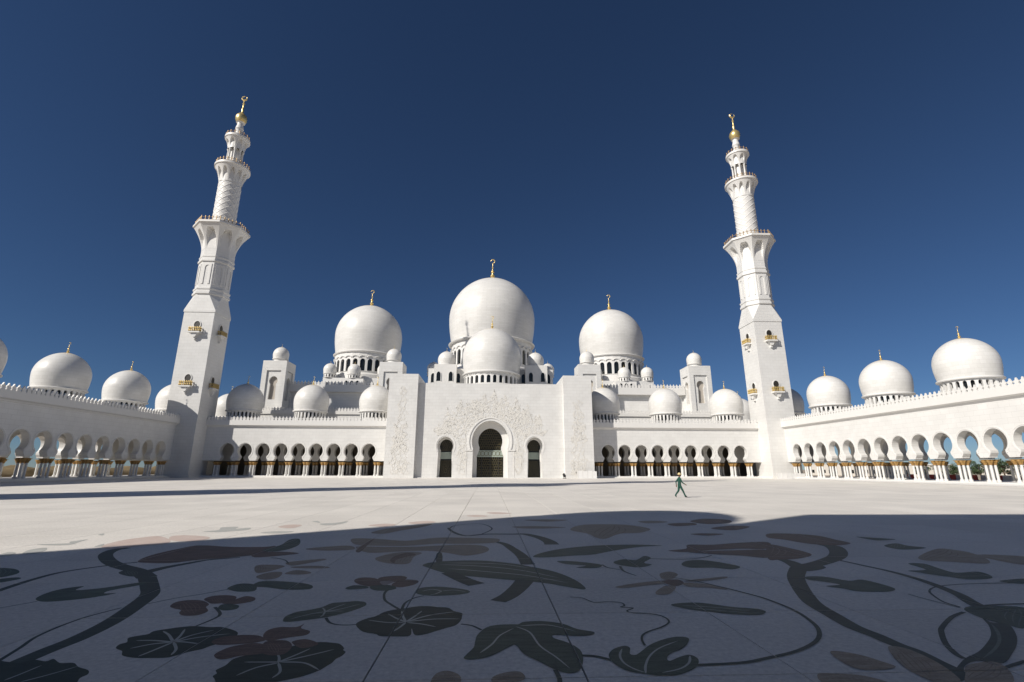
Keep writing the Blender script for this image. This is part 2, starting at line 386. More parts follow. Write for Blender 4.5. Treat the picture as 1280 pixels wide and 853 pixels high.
def piece(name, pts, mat, reg=None, veins=None, vw=.03, sub=4):
    poly = smooth(gp(pts, reg), True, sub)
    o = inlay(name, [poly], M[mat], nz(), court)
    if not veins and mat in STREAK and len(pts) > 4:
        best = max(((a, b) for a in poly for b in poly), key=lambda q: (q[0][0]-q[1][0])**2+(q[0][1]-q[1][1])**2)
        A, B = Vector(best[0]), Vector(best[1]); D = B-A; N = Vector((-D.y, D.x))
        polys = []
        for off, t0, t1 in ((0,.06,.94),(.055,.16,.84),(-.055,.16,.84),(.11,.26,.74),(-.11,.26,.74)):
            run = []
            for q in range(15):
                t = t0+(t1-t0)*q/14; p = A+D*t+N*(off*math.sin(PI*t)+.02*math.sin(5*t))
                if pip(p, poly): run.append(tuple(p))
                else:
                    if len(run) > 3: polys += ribbon(run, min(.05, D.length*.012), min(.03, D.length*.008), True)
                    run = []
            if len(run) > 3: polys += ribbon(run, min(.05, D.length*.012), min(.03, D.length*.008), True)
        if polys: inlay('vein', polys, M[STREAK[mat]], nz(), o)
    if veins:
        polys = []
        for v in veins: polys += ribbon(gp(v, reg), vw, vw*.6, True)
        inlay('vein', polys, M['vein'], nz(), o)
    return o
# main stems
stem([(15,832),(60,813),(100,797),(140,777),(170,757),(187,743),(187,733),(184,722)], .22, .30)
stem([(184,722),(172,714),(150,708),(137,702),(132,694),(142,688),(160,685)], .34, .26)
stem([(180,716),(205,710),(232,705),(262,700),(300,697)], .30, .08)
piece('leaf', [(592,326),(630,312),(700,312),(690,340),(640,342)], 'stemi', 1)
stem([(-6,740),(40,725),(80,715),(136,707),(172,703)], .14, .10)
stem([(-4,828),(25,810),(50,794),(100,774),(152,760)], .05, .04)
stem([(185,755),(220,748),(252,743),(285,737),(300,735)], .03)
stem([(-4,761),(47,752)], .03)
piece('leaf', [(45,748),(60,741),(80,736),(105,733),(95,738),(130,735),(178,728),(178,731),(140,738),(130,742),(145,742),(110,748),(70,752),(50,752)], 'leafi')
piece('leaf', [(-8,829),(12,828),(25,829),(42,825),(57,827),(67,824),(75,829),(92,829),(98,834),(110,838),(110,843),(100,848),(90,857),(40,868),(-10,868)], 'leafd',
      veins=[[(5,851),(28,842),(52,832)],[(25,853),(60,844),(98,833)]], vw=.025)
piece('petal', [(-6,711),(15,711),(24,714),(20,718),(-4,722)], 'leafi')
piece('petal', [(-6,725),(20,722),(25,724),(-4,729)], 'leafi')
piece('leaf', [(580,265),(600,250),(635,240),(640,220),(680,210),(740,200),(770,185),(850,172),(905,165),(970,160),(1050,165),(1110,165),(1180,185),(1185,205),(1140,225),(1100,245),(1050,260),(1010,275),(940,290),(870,310),(830,318),(740,320),(690,320),(640,315),(610,305),(610,285),(585,275)], 'leafd', 5,
      veins=[[(865,240),(845,205),(815,185)],[(865,240),(900,210),(925,175)],[(865,240),(960,205),(1070,180)],[(865,240),(1000,215),(1150,198)],[(865,238),(930,240),(990,248)],[(868,240),(880,275),(855,305)],[(865,240),(770,280),(690,312)],[(865,240),(760,250),(650,272)],[(865,240),(770,232),(680,232)]], vw=.04)
for pts, mt_ in (([(850,60),(880,40),(940,30),(1010,32),(1045,50),(1030,65),(1040,85),(990,105),(920,108),(895,95),(905,80),(870,72)],'petal'),
                 ([(1020,25),(1060,10),(1130,5),(1180,12),(1170,30),(1110,45),(1060,48),(1040,40)],'petal'),
                 ([(1110,45),(1180,25),(1230,10),(1275,18),(1265,35),(1200,48),(1150,50)],'petal'),
                 ([(1090,70),(1110,52),(1160,50),(1195,58),(1180,75),(1120,82)],'leafi')): piece('petal', pts, mt_, 5)
stem([(1075,65),(1100,95),(1085,115),(1030,140),(980,160)], .05, .035, 5)
piece('leaf', [(268,849),(266,845.5),(271,842),(270,838),(282,832),(292,824),(310,819),(330,816),(350,812),(375,806),(400,803),(417,804),(425,805.5),(430,810.5),(429,813),(432,815.5),(427,820.5),(420,824),(415,829),(410,832),(400,838),(387,843),(370,848),(345,853),(310,860),(275,858)], 'leafd',
      veins=[[(348,829),(350,840),(340,848)],[(348,828),(330,828),(305,828)],[(348,829),(320,835),(295,845)],[(348,828),(370,819),(388,811)],[(348,828),(385,820),(418,812)],[(350,828),(380,829),(399,838)],[(348,829),(349,823),(347,818)]], vw=.035)
for pts, rg in (([(1060,235),(1110,215),(1200,205),(1290,207),(1330,228),(1280,242),(1200,250),(1110,255),(1070,250)],5),
                ([(1070,305),(1110,280),(1170,260),(1280,245),(1340,262),(1320,295),(1200,310),(1130,325),(1090,325)],5),
                ([(35,210),(60,180),(120,165),(200,165),(240,150),(225,170),(270,185),(250,205),(180,215),(120,225),(60,235)],6),
                ([(180,238),(240,225),(290,235),(310,250),(270,265),(230,270),(200,260)],6),
                ([(60,235),(150,232),(180,260),(140,300),(60,305),(20,285),(30,255)],6)): piece('petal', pts, 'petal', rg)
piece('leaf', [(135,130),(150,110),(200,90),(260,80),(330,65),(380,45),(440,40),(500,35),(545,40),(550,55),(520,70),(460,90),(400,105),(340,118),(250,130),(180,138),(140,138)], 'leafi', 6,
      veins=[[(345,88),(270,100),(170,125)],[(345,88),(420,75),(520,50)],[(345,88),(340,75),(330,68)],[(345,88),(335,105),(320,116)],[(345,88),(390,85),(440,85)],[(345,88),(400,65),(450,48)]], vw=.03)
stem([(350,118),(365,140),(400,152),(450,155),(505,152)], .045, .03, 6)
piece('leaf', [(500,150),(520,135),(560,120),(600,110),(640,90),(690,78),(740,72),(800,62),(860,60),(910,65),(960,68),(990,85),(1030,95),(1030,110),(1025,130),(1000,155),(950,170),(900,185),(850,200),(795,205),(778,172),(770,208),(700,212),(620,210),(600,200),(540,190),(510,170)], 'leafd', 6,
      veins=[[(750,140),(660,142),(560,130)],[(750,140),(700,120),(660,98)],[(750,140),(735,110),(728,84)],[(752,138),(795,110),(830,84)],[(755,138),(870,105),(990,90)],[(755,138),(890,125),(1020,124)],[(755,142),(830,150),(900,164)],[(748,142),(720,165),(688,186)]], vw=.04)
stem([(722,80),(680,55),(645,30),(640,0)], .05, .04, 6)
stem([(480,744),(482,740),(487,736)], .04, .06)
stem([(728,80),(745,45),(790,20),(840,8)], .045, .03, 6)
stem([(1025,150),(1080,158),(1128,180)], .04, .04, 6)
for pts, mt_ in (([(490,365),(520,350),(580,350),(615,360),(640,385),(590,395),(520,385)],'petal'),([(610,355),(640,345),(720,340),(755,348),(740,362),(690,372),(650,385),(625,370)],'petal'),
                 ([(690,375),(740,360),(800,362),(812,372),(780,388),(720,398),(680,390)],'petal'),([(570,395),(640,385),(690,392),(700,405),(650,415),(590,412)],'leafi'),
                 ([(450,400),(490,388),(550,392),(560,402),(500,408),(455,408)],'leafi'),
                 ): piece('petal', pts, mt_, 2)
piece('petal', [(618,372),(640,366),(690,368),(668,380),(640,388)], 'greyb', 2)
piece('leaf', [(800,415),(830,400),(900,395),(980,400),(1050,410),(1070,422),(1030,432),(960,438),(880,440),(810,432)], 'leafi', 2,
      veins=[[(930,416),(880,408),(830,418)],[(930,416),(990,412),(1050,420)],[(930,416),(900,430),(870,436)]], vw=.03)
# pod-like bird leaf in the middle
piece('leaf', [(528,707),(535,704),(545,703),(560,701.5),(600,701),(640,704.5),(665,709),(690,714),(710,721),(725,729),(732,737),(715,735),(690,730.5),(665,727.5),(640,725.5),(590,721),(570,719),(550,715),(535,710)], 'leafi',
      veins=[[(550,706),(600,708),(650,713),(700,723)],[(560,711),(610,715),(660,720),(710,729)],[(560,704),(620,705),(660,710)]], vw=.05)
piece('leaf', [(546,692),(552,691),(553,702),(545,703)], 'stemi', sub=2)
stem([(560,716),(582,726),(596,731)], .30, .36)
stem([(617,677),(630,680),(640,686),(652,695),(660,706)], .18, .32)
stem([(656,726),(648,735),(636,745),(622,752)], .36, .28)
stem([(560,660),(566,665),(582,670),(607,668),(640,668),(656,668),(674,672),(686,677),(690,681)], .08, .42)
stem([(562,661),(570,657),(600,655),(615,661),(602,668)], .06)
piece('leaf', [(105,245),(150,225),(250,205),(400,190),(550,185),(650,185),(755,190),(650,195),(570,205),(480,220),(400,235),(300,240),(180,248)], 'leafi', 3)
for pts in ([(480,155),(600,155),(750,165),(900,150),(1050,150),(1210,155),(1190,175),(1050,180),(900,180),(760,190),(620,190),(500,185)],
            [(500,195),(640,196),(800,195),(940,188),(1100,186),(1160,200),(1150,222),(1050,240),(950,225),(850,215),(700,220),(560,225)],
            [(600,250),(700,225),(800,222),(830,228),(790,245),(765,278),(700,282),(620,270)],
            [(250,205),(350,195),(470,190),(490,208),(380,215),(280,212)],
            [(575,125),(650,105),(780,90),(880,80),(840,95),(720,115),(640,130)]): piece('petal', pts, 'tan', 2)
for pts in ([(700,240),(760,225),(800,235),(740,248),(700,262),(690,278),(670,262)],[(500,212),(560,170),(590,158),(560,185),(520,222)]): piece('petal', pts, 'petal', 2)
piece('leaf', [(-8,380),(50,365),(180,372),(260,382),(285,395),(260,408),(150,410),(50,398),(-8,395)], 'leafi', 2)
piece('leaf', [(1140,400),(1200,380),(1275,385),(1275,415),(1200,420),(1150,412)], 'leafi', 1)
for pts in ([(0,290),(80,285),(140,290),(130,300),(60,320),(0,325)],[(150,275),(250,262),(340,255),(345,262),(260,278),(180,290)],[(180,295),(300,290),(370,298),(330,304),(200,302)],
            [(150,325),(200,312),(260,318),(275,328),(220,335),(150,332)],[(0,345),(60,325),(130,322),(110,350),(40,360)]): piece('petal', pts, 'tan', 2)
stem([(75,250),(120,255),(150,265),(162,280)], .05, .03, 2)
piece('petal', [(172,702),(190,694),(225,686),(250,682),(290,684),(330,684),(345,683),(330,692),(290,697),(250,700),(215,704),(185,704)], 'petal')
piece('leaf', [(328,688),(350,682),(362,675),(374,674),(374,681),(360,687),(340,690)], 'leafi')
piece('petal', [(318,692),(350,690),(374,692),(350,695),(318,697)], 'petal')
# pieces lying in the sun
for pts in ([(510,190),(600,165),(700,150),(790,142),(850,160),(830,180),(720,190),(600,203),(530,205)],[(860,142),(950,138),(1050,148),(1000,165),(920,168),(850,162)]): piece('petal', pts, 'pink', 1)
for pts in ([(1015,118),(1090,112),(1110,98),(1190,95),(1180,105),(1250,100),(1240,110),(1150,118),(1080,122)],[(110,230),(150,210),(230,200),(225,215),(170,230)],[(-8,236),(40,222),(80,225),(50,240),(-8,244)],
            [(185,183),(340,178),(350,170),(440,158),(400,170),(350,185),(250,188)],[(490,135),(520,129),(515,138)],[(470,195),(520,180),(510,192)]): piece('leaf', pts, 'greyl', 1)
for pts in ([(320,80),(400,75),(460,68),(430,80),(350,88)],[(20,125),(90,118),(190,118),(120,128)],[(280,68),(310,66),(320,76)]): piece('leaf', pts, 'greyl', 2)
for pts in ([(110,97),(160,85),(230,86),(180,102)],[(560,88),(640,80),(700,84),(640,95)],[(1150,25),(1200,22),(1280,28),(1200,32)],[(1050,40),(1110,36),(1160,42),(1100,46)],[(760,75),(850,66),(900,72),(820,82)]): piece('petal', pts, 'pink', 2)
# right hand stems
stem([(1030,681),(1042,684),(1048,690),(1046,696),(1035,701),(1018,706),(1001,709),(996,716),(995,723),(999,732),(1006,743),(1017,755),(1042,770),(1067,784),(1095,795),(1120,806),(1145,815),(1172,828),(1195,839),(1207,850)], .44, .13)
stem([(940,692),(965,697),(985,702),(1000,709)], .08, .40)
piece('leaf', [(225,282),(290,298),(250,312),(190,315)], 'stemi', 4)
piece('stem', [(1060,100),(1110,140),(1200,150),(1240,200),(1245,250),(1220,300),(1180,345),(1100,340),(1040,335),(990,355),(980,380),(995,420),(960,437),(930,400),(950,360),(990,320),(1050,290),(1090,250),(1115,205),(1105,160),(1080,130)], 'stemi', 8)
stem([(980,90),(920,115),(872,165),(868,195),(890,250),(940,300),(985,325)], .06, .07, 8)
piece('leaf', [(980,72),(1050,60),(1290,70),(1290,168),(1200,155),(1100,130),(1020,100)], 'leafi', 8)
stem([(1046,700),(1080,707.5),(1110,714),(1140,722),(1167,731),(1197,743),(1212,752),(1225,759)], .10, .22)
stem([(1222,758),(1250,756),(1284,755)], .06, .05)
stem([(1284,729),(1235,729.5),(1197,731),(1170,734),(1162,739),(1167,745),(1180,753),(1200,759)], .035)
stem([(1135,743),(1160,750),(1200,760)], .025)
stem([(1190,367),(1240,350),(1290,335)], .05, .05, 8)
piece('leaf', [(190,345),(280,345),(400,365),(470,360),(560,380),(635,405),(600,420),(450,418),(380,405),(290,392),(360,385),(280,370),(200,360)], 'leafi', 4)
for pts in ([(580,190),(640,178),(700,190),(790,200),(740,208),(650,208)],[(700,280),(780,280),(860,305),(940,325),(1050,320),(1115,340),(1110,355),(1000,358),(900,345),(820,335),(760,325),(700,315),(790,310)],[(1160,365),(1290,355),(1290,380),(1200,375)],
            [(440,145),(520,150),(640,158),(560,164),(500,158)]): piece('leaf', pts, 'leafi', 4)
for pts in ([(760,240),(850,205),(960,215),(1030,230),(1100,260),(1090,280),(900,270),(770,262)],[(1040,235),(1290,245),(1290,285),(1150,265)]): piece('petal', pts, 'tan', 4)
for pts in ([(0,130),(120,130),(250,140),(340,160),(415,178),(340,188),(200,180),(80,160),(0,150)],[(0,185),(100,200),(200,225),(215,240),(150,255),(60,260),(0,255)]): piece('petal', pts, 'petal', 4)
for pts in ([(780,215),(870,205),(880,185),(1000,185),(1140,175),(1280,172),(1280,205),(1150,205),(1000,212),(870,222)],[(880,222),(1000,216),(1150,212),(1280,212),(1280,250),(1150,240),(1000,232)]): piece('petal', pts, 'petal', 3)
for pts in ([(290,110),(360,85),(560,85),(690,105),(640,125),(540,130),(470,155),(420,150),(380,130)],[(630,68),(720,65),(780,72),(680,78)],[(0,95),(120,92),(270,98),(180,104),(60,104)],[(60,62),(180,58),(280,62),(180,70)]): piece('petal', pts, 'tan', 3)
for pts in ([(780,80),(900,76),(920,86),(820,92)],[(890,68),(960,55),(1080,60),(1090,75),(980,82)],[(1000,100),(1100,90),(1190,95),(1120,112),(1020,108)],[(890,132),(960,128),(1060,132),(980,140)]): piece('petal', pts, 'petal', 3)
for pts in ([(850,278),(880,265),(950,262),(1050,275),(1140,295),(1100,308),(1000,300),(900,300),(855,290)],[(510,270),(560,258),(620,262),(660,242),(695,252),(660,275),(700,285),(640,298),(570,292),(520,282)],[(225,268),(300,268),(420,280),(450,290),(420,302),(320,300),(370,290),(270,282)]): piece('leaf', pts, 'leafi', 3)
stem([(690,255),(850,258),(950,250),(1000,238)], .05, .04, 3)
stem([(540,293),(560,318),(620,340)], .06, .04, 3)
stem([(450,285),(480,300),(540,310)], .05, .04, 3)
for pts in ([(740,330),(790,320),(830,335),(790,360),(750,355)],[(520,395),(640,375),(760,365),(770,378),(660,390),(560,402)],[(720,420),(770,390),(820,395),(790,430),(730,435)],[(870,365),(1060,345),(1060,355),(920,370)],[(860,375),(1000,385),(1080,410),(980,400),(880,395)]): piece('petal', pts, 'tan', 3)
piece('petal', [(760,365),(830,360),(860,378),(820,392),(770,380)], 'petal', 3)
stem([(905,735),(940,744),(960,750),(992,763),(1015,778),(1024,790),(1020,802),(997,814),(960,823),(927,829),(870,832)], .05, .06)
stem([(840,722),(870,727),(905,735)], .03, .05)
piece('leaf', [(795,55),(850,45),(950,45),(1100,65),(1230,75),(1270,90),(1230,105),(1100,100),(1000,90),(880,75)], 'leafi', 7, veins=[[(850,58),(1000,66),(1200,86)],[(900,70),(1050,84),(1200,97)]], vw=.02)
stem([(290,15),(350,20),(410,42),(480,38),(545,44),(562,58),(545,66),(605,70),(575,85),(610,95),(700,100),(760,115),(785,140),(750,165),(690,185),(655,205),(650,230),(665,258)], .025, .03, 7)
piece('leaf', [(580,824),(584,818),(592,810),(594,802),(597,794),(607,785.5),(620,782),(640,781),(648,781),(655,778),(677,777),(702,780),(722,787),(742,790.5),(740,794),(722,795.5),(694,794),(692,798),(710,804),(725,813),(729,825),(725,838),(712,842),(695,838),(675,828),(655,818),(645,807),(637,809),(615,820),(595,824.5)], 'leafi',
      veins=[[(645,784),(662,791),(675,808),(695,822),(712,836)],[(600,817),(615,806),(625,795),(642,786)],[(650,783),(685,782),(720,790)]], vw=.03)
stem([(727,820),(745,821),(765,826)], .055, .05)
stem([(694,838),(699,848),(700,858)], .05, .05)
piece('leaf', [(485,300),(510,275),(560,260),(590,270),(590,300),(620,305),(650,285),(690,255),(750,230),(820,215),(880,220),(880,245),(850,275),(800,295),(775,320),(790,335),(840,315),(890,305),(930,325),(930,355),(900,380),(830,405),(750,410),(670,400),(580,385),(520,355),(490,325)], 'leafi', 7,
      veins=[[(670,400),(668,360),(690,310),(740,270),(830,235)],[(550,275),(540,310),(560,345),(610,375),(670,395)],[(890,310),(885,345),(840,375),(750,395)]], vw=.03)
for pts in ([(310,290),(380,290),(480,310),(560,335),(640,365),(560,380),(450,375),(370,340)],[(600,265),(680,270),(760,300),(850,345),(930,400),(960,440),(850,445),(740,400),(650,340)],[(250,400),(350,400),(480,410),(600,450),(300,450)],[(990,362),(1050,345),(1130,340),(1200,375),(1220,450),(1005,450),(988,400)]): piece('petal', pts, 'tan', 8)
for pts in ([(900,400),(960,385),(1020,410),(1010,450),(880,450)],[(1180,420),(1240,395),(1320,390),(1340,430),(1200,450)]): piece('petal', pts, 'tan', 6)

# ------------------------------------------------------------------ shared architectural pieces
PITCH_A = 4.11
merl = MB().prism([(-.34,0),(.34,0),(.34,.16),(.22,.22),(.34,.42),(.30,.60),(.14,.66),(.10,.82),(0,1.0),(-.10,.82),(-.14,.66),(-.30,.60),(-.34,.42),(-.22,.22),(-.34,.16)], -.11, .11).mesh('merlon', M['trim'])
def merlons(parent, u0, u1, v, z, pitch=.82, sc_=1.0, rz=0.0, along='u'):
    n = int(round((u1-u0)/pitch))
    for i in range(n):
        u = u0 + (i+.5)*(u1-u0)/n
        o = link('merlon', merl, parent, (u, v, z) if along == 'u' else (v, u, z), rz); o.scale = (sc_, sc_, sc_)
bayprof = arc_prof(1.36, 3.78, 1.04, 4.42, 1.62, 6.02, 7.78, 14, flare=[(1.35,3.92),(1.22,4.12)])
bay_me = MB().arch(PITCH_A/2, PITCH_A/2, bayprof, 3.78, 11.75, 0, 1.2); bay_me.sm = True; bay_me.ang = 30
bay_me = bay_me.mesh('arch_bay', M['wall'])
def archivolt_mb(prof, zmin, t=.30, d=.10, thick=.09):
    mb = MB(); pts = [(w_, z) for w_, z in prof if z >= zmin]
    full = [(-w_, z) for w_, z in pts] + [(w_, z) for w_, z in reversed(pts[:-1])]
    n = len(full); out = []
    for i in range(n):
        a = full[max(i-1,0)]; b = full[min(i+1,n-1)]; dx, dz = b[0]-a[0], b[1]-a[1]; l = math.hypot(dx, dz) or 1
        out.append((-dz/l, dx/l))
    for i in range(n-1):
        q = []
        for j in (i, i+1):
            (x, z), (nx, nz_) = full[j], out[j]
            q += [(x+nx*d, -thick, z+nz_*d), (x+nx*(d+t), -thick, z+nz_*(d+t)), (x+nx*d, .02, z+nz_*d), (x+nx*(d+t), .02, z+nz_*(d+t))]
        mb.add(q, [(0,1,5,4),(2,0,4,6),(1,3,7,5)])
    return mb
archiv_me = archivolt_mb(bayprof, 4.3, .16, .16, .05).mesh('archivolt', M['trim'])
shaft_me = MB().lathe([(.168,0),(.172,1.2),(.155,2.25)], 12).mesh('column', M['trim'])
base_me = MB().lathe([(.30,0),(.30,.08),(.26,.12),(.28,.2),(.21,.3)], 12, capt=True).mesh('base', M['trim'])
def cap_mesh():
    mb = MB(); mb.sm = True
    zs = [0,.05,.10,.22,.36,.48,.56,.62,.66]
    rs = [.19,.25,.20,.24,.31,.38,.40,.37,.34]
    def rf(a, z):
        i = min(range(len(zs)), key=lambda k: abs(zs[k]-z)); return rs[i]*(1+.10*math.cos(8*a)*(1 if .15 < z < .6 else 0))
    mb.field(rf, zs, 24); mb.add([(-.4,-.4,.66),(.4,-.4,.66),(.4,.4,.66),(-.4,.4,.66),(-.4,-.4,.74),(.4,-.4,.74),(.4,.4,.74),(-.4,.4,.74)], [(0,3,2,1),(4,5,6,7),(0,1,5,4),(1,2,6,5),(2,3,7,6),(3,0,4,7)])
    return mb.mesh('capital', M['capital'])
cap_me = cap_mesh()
def column(parent, u, v, z=.42):
    c = link('column', shaft_me, parent, (u, v, z+.28)); link('base', base_me, c, (0,0,-.28)); link('capital', cap_me, c, (0,0,2.25+.08-.02-.24+.0))
    return c
def cluster(parent, u, v, full=True):
    for du in (-.36, .36):
        for dv in ((.26, .94) if full else (.26,)): column(parent, u+du, v+dv)

def dome_profile(Rr, low, n=26):
    pr = []
    zb = -low*Rr
    for i in range(6):
        t = i/6; z = zb*(1-t); pr.append((Rr*(.93+.07*math.sin(t*PI/2)), z))
    for i in range(n+1):
        a = PI/2*i/n; rr = Rr*math.cos(a); z = Rr*math.sin(a)*(1+.03*math.sin(a)**6)
        pr.append((max(rr, .01), z))
    return pr
_dome_cache = {}
def finial_mesh(h):
    mb = MB(); k = h/3.0
    mb.lathe([(1.0*k,-.10*k),(.75*k,.04*k),(.28*k,.16*k),(.16*k,.3*k),(.30*k,.5*k),(.30*k,.62*k),(.12*k,.78*k),(.10*k,.95*k),(.22*k,1.10*k),(.20*k,1.22*k),(.08*k,1.36*k),(.06*k,1.6*k),(.13*k,1.75*k),(.05*k,1.9*k),(.04*k,2.3*k)], 14)
    pts = []
    for i in range(17):
        a = R(-60)+R(300)*i/16 + PI/2 + R(30); pts.append((.26*k*math.cos(a+PI), 0, 2.62*k+.26*k*math.sin(a+PI)))
    mb.tube(pts, [.015*k+.06*k*math.sin(PI*i/16) for i in range(17)], 6)
    return mb.mesh('finial', M['gold'])
def dome(parent, x, y, apex, Rr, zdrum, fin, name='dome', bays=0, drum_r=None, win=None, seg=72, low=.62):
    """bulbous marble dome; its drum, ring, glazing and gilt finial are sub-parts"""
    cz = apex - 1.03*Rr; ring = cz - low*Rr
    key = (name, round(Rr,3))
    if key not in _dome_cache: _dome_cache[key] = MB().lathe(dome_profile(Rr, low), seg).mesh(name, M['dome'])
    o = link(name, _dome_cache[key], parent, (x, y, cz))
    dr = drum_r or .90*Rr
    k2 = ('set', round(Rr,3), round(ring-zdrum,2), bays)
    if k2 not in _dome_cache:
        zr = -low*Rr; zb = zdrum-cz; h = zr-zb
        rg = MB().lathe([(dr*.98, zr-.12*Rr**.6), (Rr*.985, zr-.09*Rr**.6), (Rr*1.0, zr-.02*Rr**.6), (Rr*.985, zr+.02*Rr**.6), (Rr*.93, zr+.04*Rr**.6)], seg).mesh('ring', M['trim'])
        gl = None
        d = MB()
        if bays:
            wn, zb0, zb1 = win; hp = PI*dr/bays
            pr = arc_prof(wn, zb+zb0, wn, zb+zb0+.01, wn*1.001, zb+zb1-wn*1.2, zb+zb1, 8)
            for i in range(bays):
                a0 = 2*PI*(i+.5)/bays
                def xf(u, v, z, a0=a0):
                    a = a0+u/dr; return ((dr-v)*math.sin(a), -(dr-v)*math.cos(a), z)
                d.arch(hp, hp, pr, 0, zr, 0, min(.5, .12*dr), xf)
                if wn > .5:                   # blind hood over each window
                    zz = zb+zb1+.45*wn
                    prv = []
                    for q in range(9):
                        t = PI*q/8; prv.append(xf(-wn*1.25*math.cos(t), -.16, zz+wn*.75*math.sin(t)))
                    d.tube(prv, .12*wn+.06, 5)
            if zb0 > .01: d.lathe([(dr, zb), (dr, zb+zb0)], 48); d.lathe([(dr+.12, zb+zb0-.18), (dr+.18, zb+zb0-.08), (dr, zb+zb0)], 48)
            gl = MB().lathe([(dr-min(.5,.12*dr)+.02, zb), (dr-min(.5,.12*dr)+.02, zr)], 48).mesh('glazing', M['glass'])
        else: d.lathe([(dr, zb), (dr, zr)], 32)
        d.sm = True; d.ang = 25
        _dome_cache[k2] = (rg, d.mesh('drum', M['trim']), gl, finial_mesh(fin))
    rg, d, gl, fi = _dome_cache[k2]
    link('ring', rg, o); link('drum', d, o)
    if gl: link('glazing', gl, o)
    link('finial', fi, o, (0, 0, 1.03*Rr-.02))
    return o
ROOF = dict(Rr=4.2, zdrum=12.6, fin=2.2, name='roof_dome', bays=26, drum_r=3.75, win=(.25, .5, 2.85), seg=56, low=.60)

# ------------------------------------------------------------------ arcades
def arcade(name, label, loc, rz, u0, u1, cl, domes, depth, closed, group=None, vdome=5.4, phase=0.0):
    t = thing(name, label, 'arcade', loc, rz, group)
    MB().box(u0, u1, -.9, depth+1.2, -.2, .20).build('plinth', M['trim'], t)
    MB().box(u0, u1, -.35, depth+.9, .20, .42).build('step', M['trim'], t)
    rows = [0.0, depth-1.2] if not closed else [0.0, 6.2]
    for ri, v in enumerate(rows):
        cr = [c+(phase*PITCH_A if ri else 0) for c in cl]
        for c in cr: cluster(t, c, v, True)
        for a, b in zip(cr[:-1], cr[1:]):
            o = link('arch_bay', bay_me, t, ((a+b)/2, v, 0))
            link('archivolt', archiv_me, o)
        for a, b in ((u0, cr[0]), (cr[-1], u1)):
            if b-a > .05: MB().box(a, b, v, v+1.2, 3.78, 11.75).build('wall', M['wall'], t)
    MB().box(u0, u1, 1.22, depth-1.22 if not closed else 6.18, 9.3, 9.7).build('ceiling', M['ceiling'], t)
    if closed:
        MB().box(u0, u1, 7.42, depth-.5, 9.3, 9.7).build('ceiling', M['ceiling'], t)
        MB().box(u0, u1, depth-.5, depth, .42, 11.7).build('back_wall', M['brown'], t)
        MB().box(u0, u1, 1.9, depth-.52, .424, .45).build('dark_floor_sheet', M['brown'], t)  # dark sheet added over the step to deepen the interior shade
        for i in range(0, len(cl)-1, 2):
            c = (cl[i]+cl[i+1])/2
            mb = MB(); pr = arc_prof(1.2, .42, 1.0, 3.6, 1.45, 5.4, 7.0, 10)
            out = [(-w_, z) for w_, z in pr] + [(w_, z) for w_, z in reversed(pr[:-1])]
            mb.prism([(c+x, z) for x, z in out], depth-.62, depth-.52); mb.build('door', M['opening'], t)
    MB().box(u0, u1, -.0, depth+.0, 11.75, 12.55).build('roof', M['trim'], t)
    co = MB().prism([(0,11.5),(-.12,11.56),(-.2,11.75),(-.62,11.95),(-.62,13.12),(-.05,13.12),(-.05,11.76),(0,11.76)], u0, u1)
    co.v = [(y, x, z) for x, y, z in co.v]; co.f = [f[::-1] for f in co.f]; co.build('cornice', M['trim'], t)
    merlons(t, u0, u1, -.42, 13.12)
    if not closed: MB().box(u0, u1, depth-.5, depth+.5, 12.56, 13.12).build('parapet', M['trim'], t)
    for d in domes: dome(t, d, vdome, 22.75, **ROOF)
    return t
fcl = [26.7+PITCH_A*k for k in range(10)]
arcade('front_arcade', 'shaded-ended white arcade with keyhole arches between portal and the shadowed minaret', (0,120,0), 0, -70.9, -24.2, sorted(-c+.2 for c in fcl), (-61.4,-45.0,-28.8), 13.4, True)
arcade('front_arcade', 'white arcade with keyhole arches between portal and the fully sunlit minaret', (0,120,0), 0, 24.6, 70.9, [c+.3 for c in fcl], (29.6,45.9,62.2), 13.4, True)
scl = [64.3+PITCH_A*k for k in range(-4, 13)]
tR = arcade('side_arcade', 'sunlit white side arcade with gilt capitals and open keyhole arches showing sky', (71,0,0), R(-90), -134, -46, sorted(-c for c in scl), (-73.1,-89.5,-105.9,-122.3), 9.9, False, vdome=5.4, phase=-.1)
tL = arcade('side_arcade', 'shaded grey side arcade with dark capitals and open keyhole arches', (-71.2,0,0), R(90), 46, 134, scl, (75.4,92.2,108.9,126.0), 13.4, False, vdome=7.6, phase=.29)

